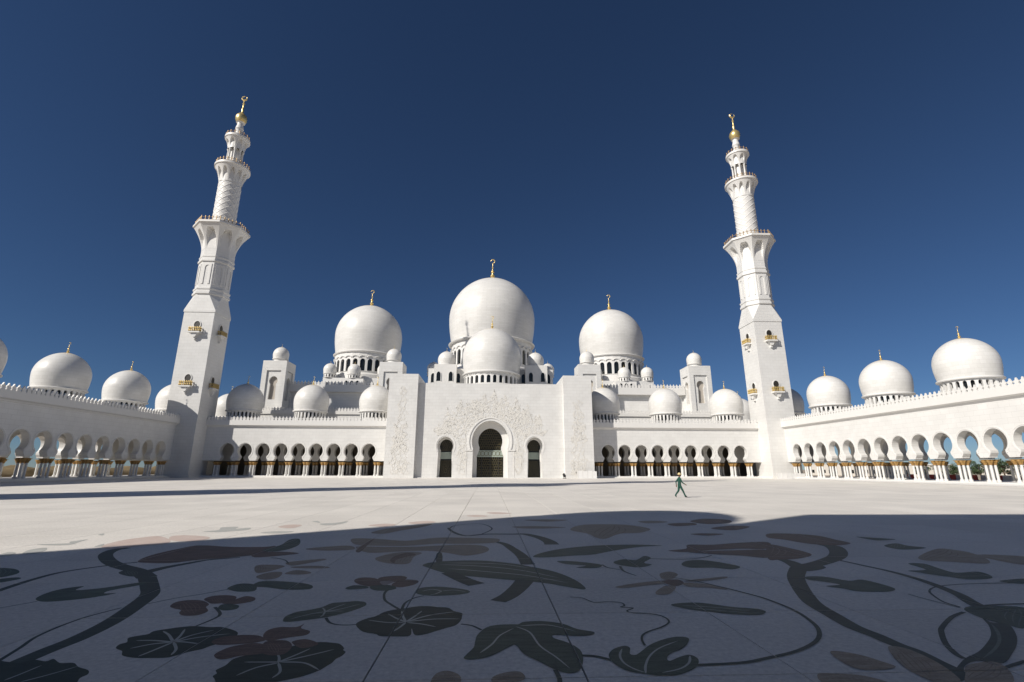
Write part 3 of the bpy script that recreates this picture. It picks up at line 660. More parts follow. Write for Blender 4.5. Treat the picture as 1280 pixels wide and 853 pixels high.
# ------------------------------------------------------------------ entrance portal with two pylons
AX = .35
KP = .9065; PF = -1.2
po = thing('entrance_portal', 'tall white entrance portal with carved vines and three dark keyhole doorways', 'portal', (AX,116.2,0))
kp_ = lambda pr: [(w_*KP, z*KP) for w_, z in pr]
mb = MB(); mb.sm = True; mb.ang = 30
mainp = kp_(arc_prof(4.55, 0, 4.45, 7.0, 4.78, 9.1, 14.45, 18))
sidep = kp_(arc_prof(1.95, 0, 1.80, 6.5, 2.10, 7.95, 10.25, 14)); PH = 21.95; SXP = 11.5*KP
mb.arch(6.0, 6.0, mainp, 0, PH, 0, 3.2); mb.build('wall', M['wall'], po)
for s in (-1, 1):
    h = MB(); h.sm = True; h.ang = 30
    h.arch(SXP-6.0, SXP-6.0, sidep, 0, PH, 0, 3.2); h.build('wall', M['wall'], po, (s*SXP,0,0))
    MB().box(min(s*(2*SXP-6.0),s*17.5), max(s*(2*SXP-6.0),s*17.5), 0, 3.2, 0, PH).build('wall', M['wall'], po)
    h = archivolt_mb(sidep, 5.8, .25, .22, .07); h.build('archivolt', M['trim'], po, (s*SXP,0,0))
    g = MB().box(s*SXP-2.15, s*SXP+2.15, 3.25, 3.3, 0, 9.6).build('door', M['glass'], po)
    fr = MB()
    ip = kp_(arc_prof(1.62, 0, 1.45, 6.6, 1.72, 7.9, 9.75, 12))
    fr.sm = True; fr.arch(2.1, 2.1, ip, 0, 9.7, 2.3, 3.15); fr.build('jamb', M['trim'], po, (s*SXP,0,0))
    MB().box(s*SXP-1.45, s*SXP+1.45, 3.08, 3.2, 4.3, 5.9).build('band', M['paleband'], g)
archivolt_mb(mainp, 6.25, .30, .55, .16).build('archivolt', M['trim'], po)
for s in (-1, 1):
    MB().box(s*5.0-.9, s*5.0+.9, -.16, .02, 6.1, 6.38).build('impost', M['trim'], po)
    MB().box(min(s*5.5,s*5.62), max(s*5.5,s*5.62), -.06, .02, 0, 6.1).build('frame', M['trim'], po)
ip = kp_(arc_prof(3.5, 0, 2.85, 7.2, 3.2, 9.3, 12.7, 16, flare=[(3.5,5.4)]))
h = MB(); h.sm = True; h.arch(4.6, 4.6, ip, 0, 13.6, 2.6, 3.4); h.build('jamb', M['trim'], po)
dg = MB().box(-4.3, 4.3, 3.55, 3.65, 0, 13.2).build('door', M['glass'], po)
MB().box(-3.12, 3.12, 3.42, 3.5, 4.8, 6.35).build('band', M['paleband'], dg)
for s in (-1,0,1): MB().box(s*2.0-.08, s*2.0+.08, 3.36, 3.48, 0, 4.8).build('mullion', M['opening'], dg)
la = MB(); rnd = random.Random(4)
def ringpoly(mb, cx_, cz, r_, y, t=.028, n=12):
    vs_ = []; fs_ = []
    for k in range(n):
        a = 2*PI*k/n
        for rr in (r_-t, r_+t): vs_ += [(cx_+rr*math.cos(a), y, cz+rr*math.sin(a))]
    for k in range(n):
        j = (k+1)%n; fs_.append((2*k, 2*k+1, 2*j+1, 2*j))
    mb.add(vs_, fs_)
for i in range(13):
    for j in range(20):
        x = -3.1+i*.52+(.26 if j%2 else 0); z = .5+j*.58
        if abs(x) < (3.1 if z < 4.8 else 2.7) and not 4.6 < z < 6.6: ringpoly(la, x, z, .24+.05*rnd.random(), 3.45)
for k in range(7):
    x = -2.7+k*.9; ringpoly(la, x, 5.6, .5, 3.38, .05, 16)
lo = la.build('lattice', M['lattice'], dg); lo['kind'] = 'stuff'
for s in (-1, 1):
    la = MB()
    for i in range(7):
        for j in range(16):
            x = s*SXP-1.4+i*.46+(.23 if j%2 else 0); z = .4+j*.55
            if abs(x-s*SXP) < 1.3 and not 4.1 < z < 6.1: ringpoly(la, x, z, .2, 3.17)
    lo = la.build('lattice', M['lattice'], dg); lo['kind'] = 'stuff'
for s in (-1, 1):
    MB().box(min(s*17.3,s*24.1), max(s*17.3,s*24.1), PF, 15, 0, 23.9).build('pylon', M['wall'], po)
MB().box(-17.25, 17.25, 3.75, 24, 13.7, 21.7).build('roof', M['trim'], po)
MB().box(-17.2, 17.2, -.6, 3.4, -.2, .12).build('step', M['trim'], po)
# carved vines: wandering stems and leaves standing proud of the wall
def vines(mb, rnd, inside, seeds, y, nstep=60, step=.24, leaf=.24):
    def strip(a, b, w_):
        d = Vector((b[0]-a[0], b[1]-a[1])); l = d.length
        if l < 1e-6: return
        n = Vector((-d.y, d.x))/l*w_
        mb.add([(a[0]-n.x,y,a[1]-n.y),(a[0]+n.x,y,a[1]+n.y),(b[0]+n.x,y,b[1]+n.y),(b[0]-n.x,y,b[1]-n.y),
                (a[0]-n.x,.01,a[1]-n.y),(a[0]+n.x,.01,a[1]+n.y),(b[0]+n.x,.01,b[1]+n.y),(b[0]-n.x,.01,b[1]-n.y)], [(0,1,2,3),(0,3,7,4),(1,5,6,2)])
    def lf(p, a, s):
        c, sn = math.cos(a), math.sin(a)
        pts = [(0,0),(.35,.28),(.75,.22),(1,0),(.75,-.22),(.35,-.28)]
        q = [(p[0]+(x*c-z*sn)*s, y, p[1]+(x*sn+z*c)*s) for x, z in pts]
        m_ = (p[0]+.5*c*s, y-.02, p[1]+.5*sn*s)
        mb.add(q+[m_], [(i, (i+1)%6, 6) for i in range(6)])
    for (x, z, a, k0) in seeds:
        p = (x, z); cur = k0
        for i in range(nstep):
            cur += rnd.uniform(-.035, .035); cur = max(-.42, min(.42, cur)); a += cur
            q = (p[0]+step*math.cos(a), p[1]+step*math.sin(a))
            if not inside(*q):
                a += PI*.6; cur = -cur; continue
            strip(p, q, .035); p = q
            if i % 3 == 0: lf(p, a+rnd.choice((-1,1))*rnd.uniform(.6,1.2), leaf*rnd.uniform(.9,1.7))
            if i % 15 == 14:
                for f in range(6): lf(p, a+f*PI/3, leaf*1.1)
rnd = random.Random(11)
def in_portal(x, z):
    x /= KP; z /= KP
    if z < .8 or z > 21.0-(abs(x)/15.5)**2*9+1.0*math.sin(x*2.1)+.7*math.sin(x*4.7+z): return False
    if abs(x) > 14.2+.7*math.sin(z*1.7): return False
    if abs(x) < 5.9 and z < 9.2: return False
    if math.hypot(x, z-9.1) < 6.2: return False
    ax = abs(abs(x)-11.5)
    if ax < 2.9 and z < 8: return False
    if math.hypot(ax, z-8) < 3.0: return False
    return True
mb = MB(); seeds = []
while len(seeds) < 120:
    x, z = rnd.uniform(-14.5, 14.5), rnd.uniform(1, 21.5)
    if in_portal(x, z): seeds.append((x, z, rnd.uniform(0, 2*PI), rnd.uniform(-.3, .3)))
vines(mb, rnd, in_portal, seeds, -.022, 46)
vo = mb.build('carved_vines', M['relief'], po); vo['kind'] = 'stuff'
for s in (-1, 1):
    mb = MB(); seeds = []
    cxp = s*20.75
    inp = lambda x, z: .8 < z < 21 and abs(x-cxp) < 1.9*(1-z/24)+.4+.35*math.sin(z*2.3)
    while len(seeds) < 26:
        z = rnd.uniform(1, 20); x = cxp+rnd.uniform(-2,2)
        if inp(x, z): seeds.append((x, z, rnd.uniform(0, 2*PI), rnd.uniform(-.3, .3)))
    vines(mb, rnd, inp, seeds, -.022, 46)
    vo = mb.build('carved_vines', M['relief'], po, (0,PF,0)); vo['kind'] = 'stuff'

# ------------------------------------------------------------------ minaret
def niche_r(r0, r1, z0, z1, nn, rot, poly=0):
    """flaring corbel ring with nn arched niches cut into it"""
    def core(a, r_):
        if not poly: return r_
        k = 2*PI/poly; b = ((a-rot+k/2) % k)-k/2; return r_/math.cos(b)
    def f(a, z):
        t = max(0, min(1, (z-z0)/(z1-z0)))
        fl = r0+(r1-r0)*(t**1.7)
        if nn:
            k = 2*PI/nn; b = abs(((a-rot+k/2) % k)-k/2)/(k/2)
            zt = .84 - .34*(b/.68)**2.4 if b < .68 else -1
            if t < zt: fl = r0+(fl-r0)*.06
        return core(a, fl)
    return f
def minaret(label, loc):
    t = thing('minaret', label, 'minaret', loc, 0, 'minarets at the courtyard corners')
    MB().box(-4.1, 4.1, -4.1, 4.1, -.2, .55).build('plinth', M['trim'], t)
    MB().box(-3.6, 3.6, -3.6, 3.6, .55, 38.6).build('shaft', M['wall'], t)
    s8 = 4.0/math.cos(PI/8); r8 = [(s8*math.cos(PI/8+k*PI/4), s8*math.sin(PI/8+k*PI/4)) for k in range(8)]
    # square to octagon
    sq = [(3.72,-3.72),(3.72,3.72),(-3.72,3.72),(-3.72,-3.72)]
    tr = MB(); o8 = [(x*.88, y*.88, 43.3) for x, y in r8]; s4 = [(x, y, 39.1) for x, y in sq]; s4b = [(x, y, 38.6) for x, y in sq]
    tr.add(s4b+s4+o8, [(0,1,5,4),(1,2,6,5),(2,3,7,6),(3,0,4,7),(3,2,1,0),
        (4,5,8+0,8+7),(5,6,8+2,8+1),(6,7,8+4,8+3),(7,4,8+6,8+5),(5,8+1,8+0),(6,8+3,8+2),(7,8+5,8+4),(4,8+7,8+6),tuple(range(8,16))]); tr.build('transition', M['wall'], t)
    def octp(prof): return MB().lathe([(r_/math.cos(PI/8), z) for r_, z in prof], 8, rot=PI/8)
    oc = octp([(3.52,43.2),(3.85,43.4),(3.85,43.9),(3.65,44.0),(3.65,44.5),(3.80,44.6),(3.80,45.0),(3.52,45.1),(3.52,51.9),(3.80,52.0),(3.80,52.5),(3.60,52.6),(3.60,53.1),(3.70,53.2),(3.70,53.5),(3.52,53.6),(3.52,55.6)])
    oc.sm = False; octs = oc.build('octagon', M['wall'], t)
    for k in range(8):                       # framed slot on each face
        a = k*PI/4; f = MB(); pr = [(.55,46.0),(.55,50.4),(.38,50.8),(0,51.0)]
        f.arch(1.0, 1.0, pr, 46, 51.3, 0, .22); f.build('panel', M['trim'], t, (3.66*math.sin(a), -3.66*math.cos(a), 0), a)
    zs = [55.5+6.0*i/26 for i in range(27)]
    c1 = MB().field(niche_r(3.54, 5.8, 55.5, 61.5, 8, PI/4*0, 8), zs, 192); c1.ang = 28
    c1.build('corbel', M['trim'], t)
    octp([(5.7,61.5),(6.05,61.6),(6.05,62.1),(5.7,62.15),(.1,62.15)]).build('gallery', M['trim'], t)
    def rail(r_, z, n, h=1.1, poly=0):
        mb = MB()
        for k in range(n):
            a = 2*PI*(k+.5)/n; rr = r_
            if poly: q = 2*PI/poly; rr = r_/math.cos(((a+q/2) % q)-q/2)
            x, y = rr*math.cos(a), rr*math.sin(a)
            mb.lathe([(.10,0),(.12,h*.3),(.07,h*.5),(.16,h*.8),(.05,h*1.1)], 6, (x, y, z), capt=True)
        pts = []
        for k in range(n*2):
            a = 2*PI*k/(n*2); rr = r_
            if poly: q = 2*PI/poly; rr = r_/math.cos(((a+q/2) % q)-q/2)
            pts.append((rr*math.cos(a), rr*math.sin(a), z+h*.72))
        mb.tube(pts, .06, 5, True); mb.tube([(x, y, z+h*.15) for x, y, _ in pts], .06, 5, True)
        mb.build('railing', M['bronze'], t)
    rail(5.6, 62.15, 40, 1.2, 8)
    def tw(a, z):
        u = 8*a/(2*PI); v = z/1.75
        d1 = abs((u+v) % 1-.5)*2; d2 = abs((u-v) % 1-.5)*2
        e = max(0, 1-(1-d1)/.2)*1.0; e2 = max(0, 1-(1-d2)/.2)*.7
        return 2.64+.13*max(e, e2)
    cy = MB().field(tw, [62.1+13.4*i/200 for i in range(201)], 192); cy.ang = 60
    cy.build('twisted_shaft', M['trim'], t)
    zs = [75.4+4.4*i/22 for i in range(23)]
    c2 = MB().field(niche_r(2.74, 4.05, 75.4, 79.8, 12, 0), zs, 192); c2.ang = 28; c2.build('corbel', M['trim'], t)
    MB().lathe([(4.0,79.8),(4.3,79.95),(4.3,80.5),(4.0,80.6),(.1,80.6)], 48).build('gallery', M['trim'], t)
    rail(3.95, 80.6, 24, 1.1)
    MB().lathe([(1.15,80.6),(1.15,86.6)], 24).build('lantern_core', M['trim'], t)
    sh = MB().lathe([(.34,0),(.34,.25),(.24,.4),(.22,4.9),(.36,5.2),(.36,5.5)], 10).mesh('lantern_column', M['trim'])
    for k in range(8): link('lantern_column', sh, t, (1.72*math.cos(PI/8+k*PI/4), 1.72*math.sin(PI/8+k*PI/4), 80.6))
    zs = [86.0+3.1*i/18 for i in range(19)]
    c3 = MB().field(niche_r(2.0, 2.9, 86.0, 89.1, 8, 0), zs, 128); c3.ang = 28; c3.build('corbel', M['trim'], t)
    MB().lathe([(2.85,89.1),(3.1,89.2),(3.1,89.8),(2.85,89.85),(.1,89.85)], 40).build('gallery', M['trim'], t)
    rail(2.8, 89.85, 16, 1.0)
    MB().lathe([(1.3,89.85),(1.3,90.6),(.85,91.2),(.8,92.6),(1.05,93.0),(.95,93.6),(.75,94.3),(.8,94.9),(1.15,95.1)], 24).build('stem', M['trim'], t)
    bl = MB().lathe([(.6,94.7),(1.1,95.2),(1.45,96.0),(1.5,96.6),(1.28,97.3),(.8,97.9),(.4,98.3),(.26,98.8),(.40,99.2),(.34,99.5),(.2,100.0),(.16,101.0),(.34,101.4),(.16,101.8),(.1,102.6)], 32)
    pts = []
    for i in range(21):
        a = R(-285)+R(330)*i/20; pts.append((.66*math.cos(a), 0, 103.3+.66*math.sin(a)))
    bl.tube(pts, [.04+.2*math.sin(PI*i/20) for i in range(21)], 7)
    bl.build('finial', M['gold'], t)
    # balconies on the square shaft
    bs = MB().box(-1.35, 1.35, -1.15, 0, 0, .35); bs.prism([(-.75,0),(.75,0),(.25,-1.0),(-.25,-1.0)], -.8, 0); bs.box(-.2,.2,-.5,0,-1.5,-1.0)
    b_me = bs.mesh('balcony', M['trim'])
    rl = MB()
    for k in range(7): rl.lathe([(.09,0),(.14,.3),(.07,.55),(.13,.85),(.04,1.2)], 6, (-1.2+k*.4, -1.02, .35), capt=True)
    for k in range(2):
        for s in (-1.2, 1.2): rl.lathe([(.09,0),(.14,.3),(.07,.55),(.13,.85),(.04,1.2)], 6, (s, -.65+k*.37, .35), capt=True)
    rl.box(-1.3,1.3,-1.08,-.96,1.15,1.27); rl.box(-1.3,-1.18,-1.08,0,1.15,1.27); rl.box(1.18,1.3,-1.08,0,1.15,1.27); rl.sm = False
    r_me = rl.mesh('railing', M['giltrail'])
    dp = arc_prof(.62, .36, .55, 1.5, .72, 2.2, 3.1, 10)
    outl = [(-w_, z) for w_, z in dp] + [(w_, z) for w_, z in reversed(dp[:-1])]
    d_me = MB().prism(outl, -.04, .0).mesh('door', M['opening'])
    h_me = archivolt_mb(dp, .3, .18, .0, .14).mesh('door_frame', M['trim'])
    for zb in (20.2, 33.2):
        for k in range(4):
            a = k*PI/2; o = link('balcony', b_me, t, (3.6*math.sin(a), -3.6*math.cos(a), zb), a)
            link('railing', r_me, o); link('door', d_me, o); link('door_frame', h_me, o)
    return t
m1 = minaret('white minaret with the rounded shadow of a dome across its lower shaft', (-70.4, 119.1, 0))
m2 = copy_tree(m1); m2.location = (70.5, 119.1, 0); m2['label'] = 'white minaret with gold balconies, sunlit down to its foot'
m3 = copy_tree(m1); m3.location = (-70.4, 13.6, 0); m3['label'] = 'white minaret rising behind the rear end of the shaded arcade'

# ------------------------------------------------------------------ prayer hall
ph = thing('prayer_hall', 'white prayer hall with three great domes behind the entrance portal', 'building', (AX,134.2,0))
Y0 = 134.2
def pbox(name, x0, x1, y0, y1, z0, z1, mat='wall'): return MB().box(x0, x1, y0-Y0, y1-Y0, z0, z1).build(name, M[mat], ph)
pbox('wall', -65, 65, 134.2, 216, -.2, 16.9)
for s in (-1, 1):
    a, b = (25, 65) if s > 0 else (-65, -25)
    MB().box(a, b, -.35, .5, 16.2, 17.1).build('cornice', M['trim'], ph); merlons(ph, a, b, -.1, 17.1, .82, 1.0)
    a, b = (24.5, 57.5) if s > 0 else (-57.5, -24.5)
    pbox('wall', a, b, 142, 212, 16.9, 23.3)
    co = MB().box(a, b, 142-Y0-1.5, 142-Y0+1, 23.3, 25.3); co.build('cornice', M['trim'], ph); merlons(ph, a, b, 142-Y0-1.3, 25.3, .95, 1.15)
    c = s*45.4
    # stepped base of the side dome
    pbox('dome_base', c-10.6, c+10.6, 163, 191, 23.3, 31.4)
    pbox('dome_base', c-3.6, c+3.6, 159.6, 163.02, 23.3, 30.6, 'trim')
    MB().lathe([(12.2,31.4),(12.2,33.2),(11.6,33.6)], 64, (c, 177-Y0, 0), capt=True).build('dome_base', M['trim'], ph)
    dome(ph, c, 177-Y0, 61.3, 11.95, 33.2, 6.8, 'side_dome', 28, 11.3, (.85, 1.3, 5.6))
    for dx, y, zz in ((-9.0, 164.5, 31.4), (0, 161.3, 30.6), (9.0, 164.5, 31.4), (-9.0, 189, 31.4), (9.0, 189, 31.4)):
        dome(ph, c+dx, y-Y0, zz+5.2, 2.15, zz, .9, 'turret_dome', 12, 1.9, (.22, .3, 1.2), 32)
    wp = arc_prof(.62, 0, .62, .01, .621, 1.6, 2.5, 8); out = [(-w_, z) for w_, z in wp]+[(w_, z) for w_, z in reversed(wp[:-1])]
    wm = MB().prism(out, -.06, .0).mesh('window', M['glass']); wf = archivolt_mb(wp, 0, .16, 0, .16).mesh('window_frame', M['trim'])
    for dx, y in ((-9.2,163),(-6.4,163),(-4.6,163),(4.6,163),(6.4,163),(9.2,163),(-1.8,159.6),(0,159.6),(1.8,159.6)):
        o = link('window', wm, ph, (c+dx, y-Y0-.01, 27.4)); link('window_frame', wf, o)
# middle block
pbox('wall', -19.5, 19.5, 150.2, 205, 14, 32.4)
for s in (-1, 1):
    pbox('dome_base', s*14-3.4, s*14+3.4, 147.4, 150.22, 20, 33.2, 'trim')
    dome(ph, s*14.0, 150.4-Y0, 37.9, 2.7, 33.2, 1.2, 'turret_dome', 14, 2.35, (.24, .3, 1.05), 36)
    dome(ph, s*18.6, 156-Y0, 35.6, 2.1, 32.4-1.5, .9, 'turret_dome', 12, 1.9, (.2, .3, .9), 32)
    dome(ph, s*15.0, 197-Y0, 40.9, 3.2, 34.6, 1.2, 'turret_dome', 12, 2.8, (.25, .3, 1.4), 32)
    for dx in (10.2, 12.3, 16.0, 18.0):
        y = 150.2 if dx in (10.2, 18.0) else 147.4
        o = link('window', wm, ph, (s*dx, y-Y0-.01, 28.0)); o.scale = (1.0, 1, 1.15); link('window_frame', wf, o)
MB().lathe([(17.6,32.4),(17.6,35.5),(16.2,36.2)], 80, (0,177-Y0,0), capt=True).build('dome_base', M['trim'], ph)
dome(ph, .2, 177-Y0, 73.0, 16.1, 36.0, 9.0, 'great_dome', 32, 14.9, (1.0, 1.6, 7.0), 96)
MB().lathe([(8.9,20),(8.9,25.6),(8.4,25.8)], 64, (.2,145.6-Y0,0), capt=True).build('dome_base', M['trim'], ph)
dome(ph, .2, 145.6-Y0, 44.1, 8.9, 25.7, 4.4, 'front_dome', 28, 8.15, (.55, .3, 2.6), 80)
for s in (-1, 1):                            # wings beside the hall
    pbox('wing', min(s*65.01,s*80), max(s*65.01,s*80), 134.3, 216, -.2, 12.4)
    for y in (141.5, 158): dome(ph, s*73.8, y-Y0, 22.6, **ROOF)
# lantern towers
def lantern(label, x, grp):
    t = thing('lantern_tower', label, 'tower', (x,136.2,16.9), 0, grp)
    kp = arc_prof(.95, 3.5, .82, 7.6, 1.15, 8.7, 10.0, 12)
    kp2 = [(k, z) for k, z in kp]
    hw, H_ = 3.25, 14.3
    for k in range(4):
        a = k*PI/2; f = MB(); f.sm = True; f.ang = 30
        px, py = hw*math.sin(a), 3.25-hw*math.cos(a)
        # recessed panel with a keyhole opening inside a square frame
        f.arch(1.95, 1.95, kp2, 0, 11.6, .35, 1.0)
        f.box(-1.95, 1.95, .35, 1.0, 0, 3.5); f.build('wall', M['wall'], t, (px, py, 0), a)
        hb = hw if k % 2 == 0 else hw-1.0
        f = MB(); f.box(-hb, -1.95, 0, 1.0, 0, 11.6).box(1.95, hb, 0, 1.0, 0, 11.6).box(-hb, hb, 0, 1.0, 11.6, H_)
        f.build('frame', M['wall'], t, (px, py, 0), a)
        MB().box(-1.3, 1.3, 1.02, 1.08, 3.4, 10.4).build('grille', M['grille'], t, (px, py, 0), a)
    MB().box(-hw+.02, hw-.02, .02, 6.48, H_-.02, H_+.1).build('roof', M['trim'], t)
    dome(t, 0, 3.25, 19.0, 2.15, H_+.1, .9, 'turret_dome', 0, 1.75)
    return t
lantern('square lantern tower with keyhole opening and small dome behind the shaded minaret arcade', -60.1, None)
lantern('square lantern tower with keyhole opening and small dome next to the sunlit minaret', 60.9, None)
lantern('square lantern tower with small dome showing above the shaded-sided portal pylon', -27.9, None)
lantern('square lantern tower with small dome above the pylon that shades a roof dome', 28.6, None)

# ------------------------------------------------------------------ buildings behind the viewpoint (they cast the near shadow)
rp = thing('rear_portal', 'tall plain white gate block at the rear of the courtyard, throwing the near shadow', 'portal', (0,-3,0))
mb = MB(); mb.sm = True; mb.ang = 30
mb.arch(21.8, 24, arc_prof(4.55, 0, 4.45, 7.0, 4.78, 9.1, 14.45, 18), 0, 30.7, -12, 0); mb.build('wall', M['wall'], rp)
MB().box(-4.8, 4.8, -11.9, -11.8, 0, 14.4).build('door', M['glass'], rp)
ra = thing('rear_arcade', 'low white arcade wall beside the rear gate block', 'arcade', (-46.4,-3,0))
MB().box(-24.5, 24.5, -12, 0, -.2, 13.1).build('wall', M['wall'], ra); merlons(ra, -24.5, 24.5, -.2, 13.1, .82)
rt_ = thing('rear_turret', 'tall round white turret with a dome beside the rear gate block', 'tower', (-34.7,-8.0,13.1))
MB().lathe([(3.85,0),(3.85,18.4),(3.9,18.8)], 32).build('wall', M['wall'], rt_)
dome(rt_, 0, 0, 37.3-13.1, 3.75, 18.4, 1.6, 'turret_dome', 0, 3.6)

# ------------------------------------------------------------------ small things
def person(x, y, rz):
    t = thing('person', 'person in green overalls and yellow cap walking across the courtyard', 'person', (x,y,0), rz)
    V, E, Rd = [], [], []
    def v(co, r_, p=None):
        V.append(co); Rd.append(r_); i = len(V)-1
        if p is not None: E.append((p, i))
        return i
    pel = v((0,0,.95), (.155,.12)); ab = v((.01,0,1.12), (.145,.11), pel); ch = v((.03,0,1.33), (.165,.12), ab)
    nb = v((.04,0,1.46), (.085,.08), ch); nk = v((.05,0,1.52), (.055,.055), nb); h1 = v((.065,0,1.60), (.08,.085), nk); h2 = v((.07,0,1.69), (.085,.09), h1); h3 = v((.065,0,1.755), (.05,.055), h2)
    v((.165,0,1.63), (.014,.014), h1)
    for s, kx, ax, az, tx, tz in ((-1,.20,.36,.11,.50,.05),(1,-.06,-.34,.17,-.24,.035)):
        hp = v((0,s*.09,.90), (.105,.10), pel); kn = v((kx,s*.10,.50), (.075,.07), hp); an = v((ax,s*.10,az), (.05,.05), kn)
        v((ax-.03,s*.10,az-.06), (.045,.04), an); v((tx,s*.11,tz), (.04,.03), an)
    for s, ex, ez, hx, hz in ((-1,.13,1.12,.34,.98),(1,-.16,1.13,-.16,.90)):
        sh_ = v((.03,s*.19,1.40), (.075,.07), ch); el = v((ex,s*.25,ez), (.052,.05), sh_); wr = v((hx,s*.23,hz), (.034,.032), el)
        d = Vector((hx-ex,0,hz-ez)).normalized(); pm = v((hx+d.x*.07,s*.23,hz+d.z*.07), (.036,.022), wr)
        for k in range(4):
            o = (k-1.5)*.02; L_ = (.07,.08,.075,.06)[k]
            f1 = v((hx+d.x*(.09+L_*.5)+o*d.z,s*.225,hz+d.z*(.09+L_*.5)-o*d.x), (.0095,.0095), pm); v((hx+d.x*(.08+L_)+o*d.z,s*.205,hz+d.z*(.08+L_)-o*d.x), (.0085,.0085), f1)
        th = v((hx+d.x*.04-d.z*.03,s*.20,hz+d.z*.04+d.x*.03), (.011,.011), wr); v((hx+d.x*.09-d.z*.03,s*.19,hz+d.z*.09+d.x*.03), (.009,.009), th)
    me = bpy.data.meshes.new('body'); me.from_pydata(V, E, []); o = link('body', me, t)
    sk = o.modifiers.new('Skin', 'SKIN'); o.modifiers.new('Sub', 'SUBSURF').levels = 2; o.modifiers['Sub'].render_levels = 2
    if not me.skin_vertices:
        bm = bmesh.new(); bm.from_mesh(me); bm.verts.layers.skin.verify(); bm.to_mesh(me); bm.free()
    for i, d in enumerate(me.skin_vertices[0].data): d.radius = Rd[i]; d.use_root = (i == 0)
    sk.use_smooth_shade = True
    mt, tr, n, b = nmat('overalls_skin_shoes'); L = tr.links; b.inputs['Roughness'].default_value = .8
    tc = n.new('ShaderNodeTexCoord'); sp = n.new('ShaderNodeSeparateXYZ'); L.new(tc.outputs['Object'], sp.inputs[0])
    rp_ = n.new('ShaderNodeValToRGB'); e = rp_.color_ramp; e.interpolation = 'CONSTANT'
    e.elements[0].color = (.02,.018,.016,1); e.elements[1].position = .10/2; e.elements[1].color = (.008,.062,.044,1)
    q = e.elements.new(1.515/2); q.color = (.18,.09,.055,1)
    dv = n.new('ShaderNodeMath'); dv.operation = 'MULTIPLY'; dv.inputs[1].default_value = .5; L.new(sp.outputs[2], dv.inputs[0]); L.new(dv.outputs[0], rp_.inputs[0])
    prev = rp_.outputs[0]
    for c in ((.40,-.22,.93),(-.16,.22,.82)):
        ds = n.new('ShaderNodeVectorMath'); ds.operation = 'DISTANCE'; L.new(tc.outputs['Object'], ds.inputs[0]); ds.inputs[1].default_value = c
        lt = n.new('ShaderNodeMath'); lt.operation = 'LESS_THAN'; lt.inputs[1].default_value = .11; L.new(ds.outputs['Value'], lt.inputs[0])
        mx = n.new('ShaderNodeMix'); mx.data_type = 'RGBA'; L.new(lt.outputs[0], mx.inputs[0]); L.new(prev, mx.inputs[6]); mx.inputs[7].default_value = (.18,.09,.055,1); prev = mx.outputs[2]
    L.new(prev, b.inputs['Base Color']); me.materials.append(mt)
    cp = MB().lathe([(.118,0),(.122,.04),(.11,.09),(.075,.13),(.01,.145)], 20, (.065,0,1.675)); cp.lathe([(.12,0),(.185,-.015),(.18,-.005),(.12,.015)], 20, (.085,0,1.685))
    cp.build('cap', plain('straw_cap', (.62,.50,.26), .8, 0, .1, 8), t)
    return t
pp = ground(850.5, 622.4); person(pp.x, pp.y, R(-3))
# dark floodlight at the pylon foot
q = ground(704, 598.2)
fl = thing('floodlight', 'small dark floodlight on the paving at the foot of the portal', 'lamp', (17.2,113.5,0))
MB().box(-.35,.35,-.25,.25,0,.12).box(-.3,-.22,-.06,.06,.12,.8).box(.22,.3,-.06,.06,.12,.8).build('stand', M['dark'], fl)
h = MB().prism([(-.28,.45),(.05,.2),(.35,.55),(-.1,1.2),(-.4,.95)], -.3, .3); h.build('lamp_head', M['dark'], fl)
# white site hoardings
def hoarding(label, x, y, w_, hgt, n):
    t = thing('hoarding', label, 'barrier', (x,y,0))
    for i in range(n):
        a = -w_/2+w_*i/n; MB().box(a+.03, a+w_/n-.03, -.06, .06, .12, hgt-.1*(i%2)).build('panel', M['whitep'], t)
        MB().box(a-.05, a+.05, -.1, .1, 0, hgt+.08).build('post', M['trim'], t)
    MB().box(-w_/2, w_/2, -.3, .3, 0, .1).build('foot', M['whitep'], t)
hoarding('low white panel barrier standing against the foot of the sunlit portal pylon', 22.5, 113.9, 4.4, 1.7, 4)
hoarding('low white panel barrier standing in front of the sunlit minaret', 69.4, 112.6, 6.6, 1.3, 6)
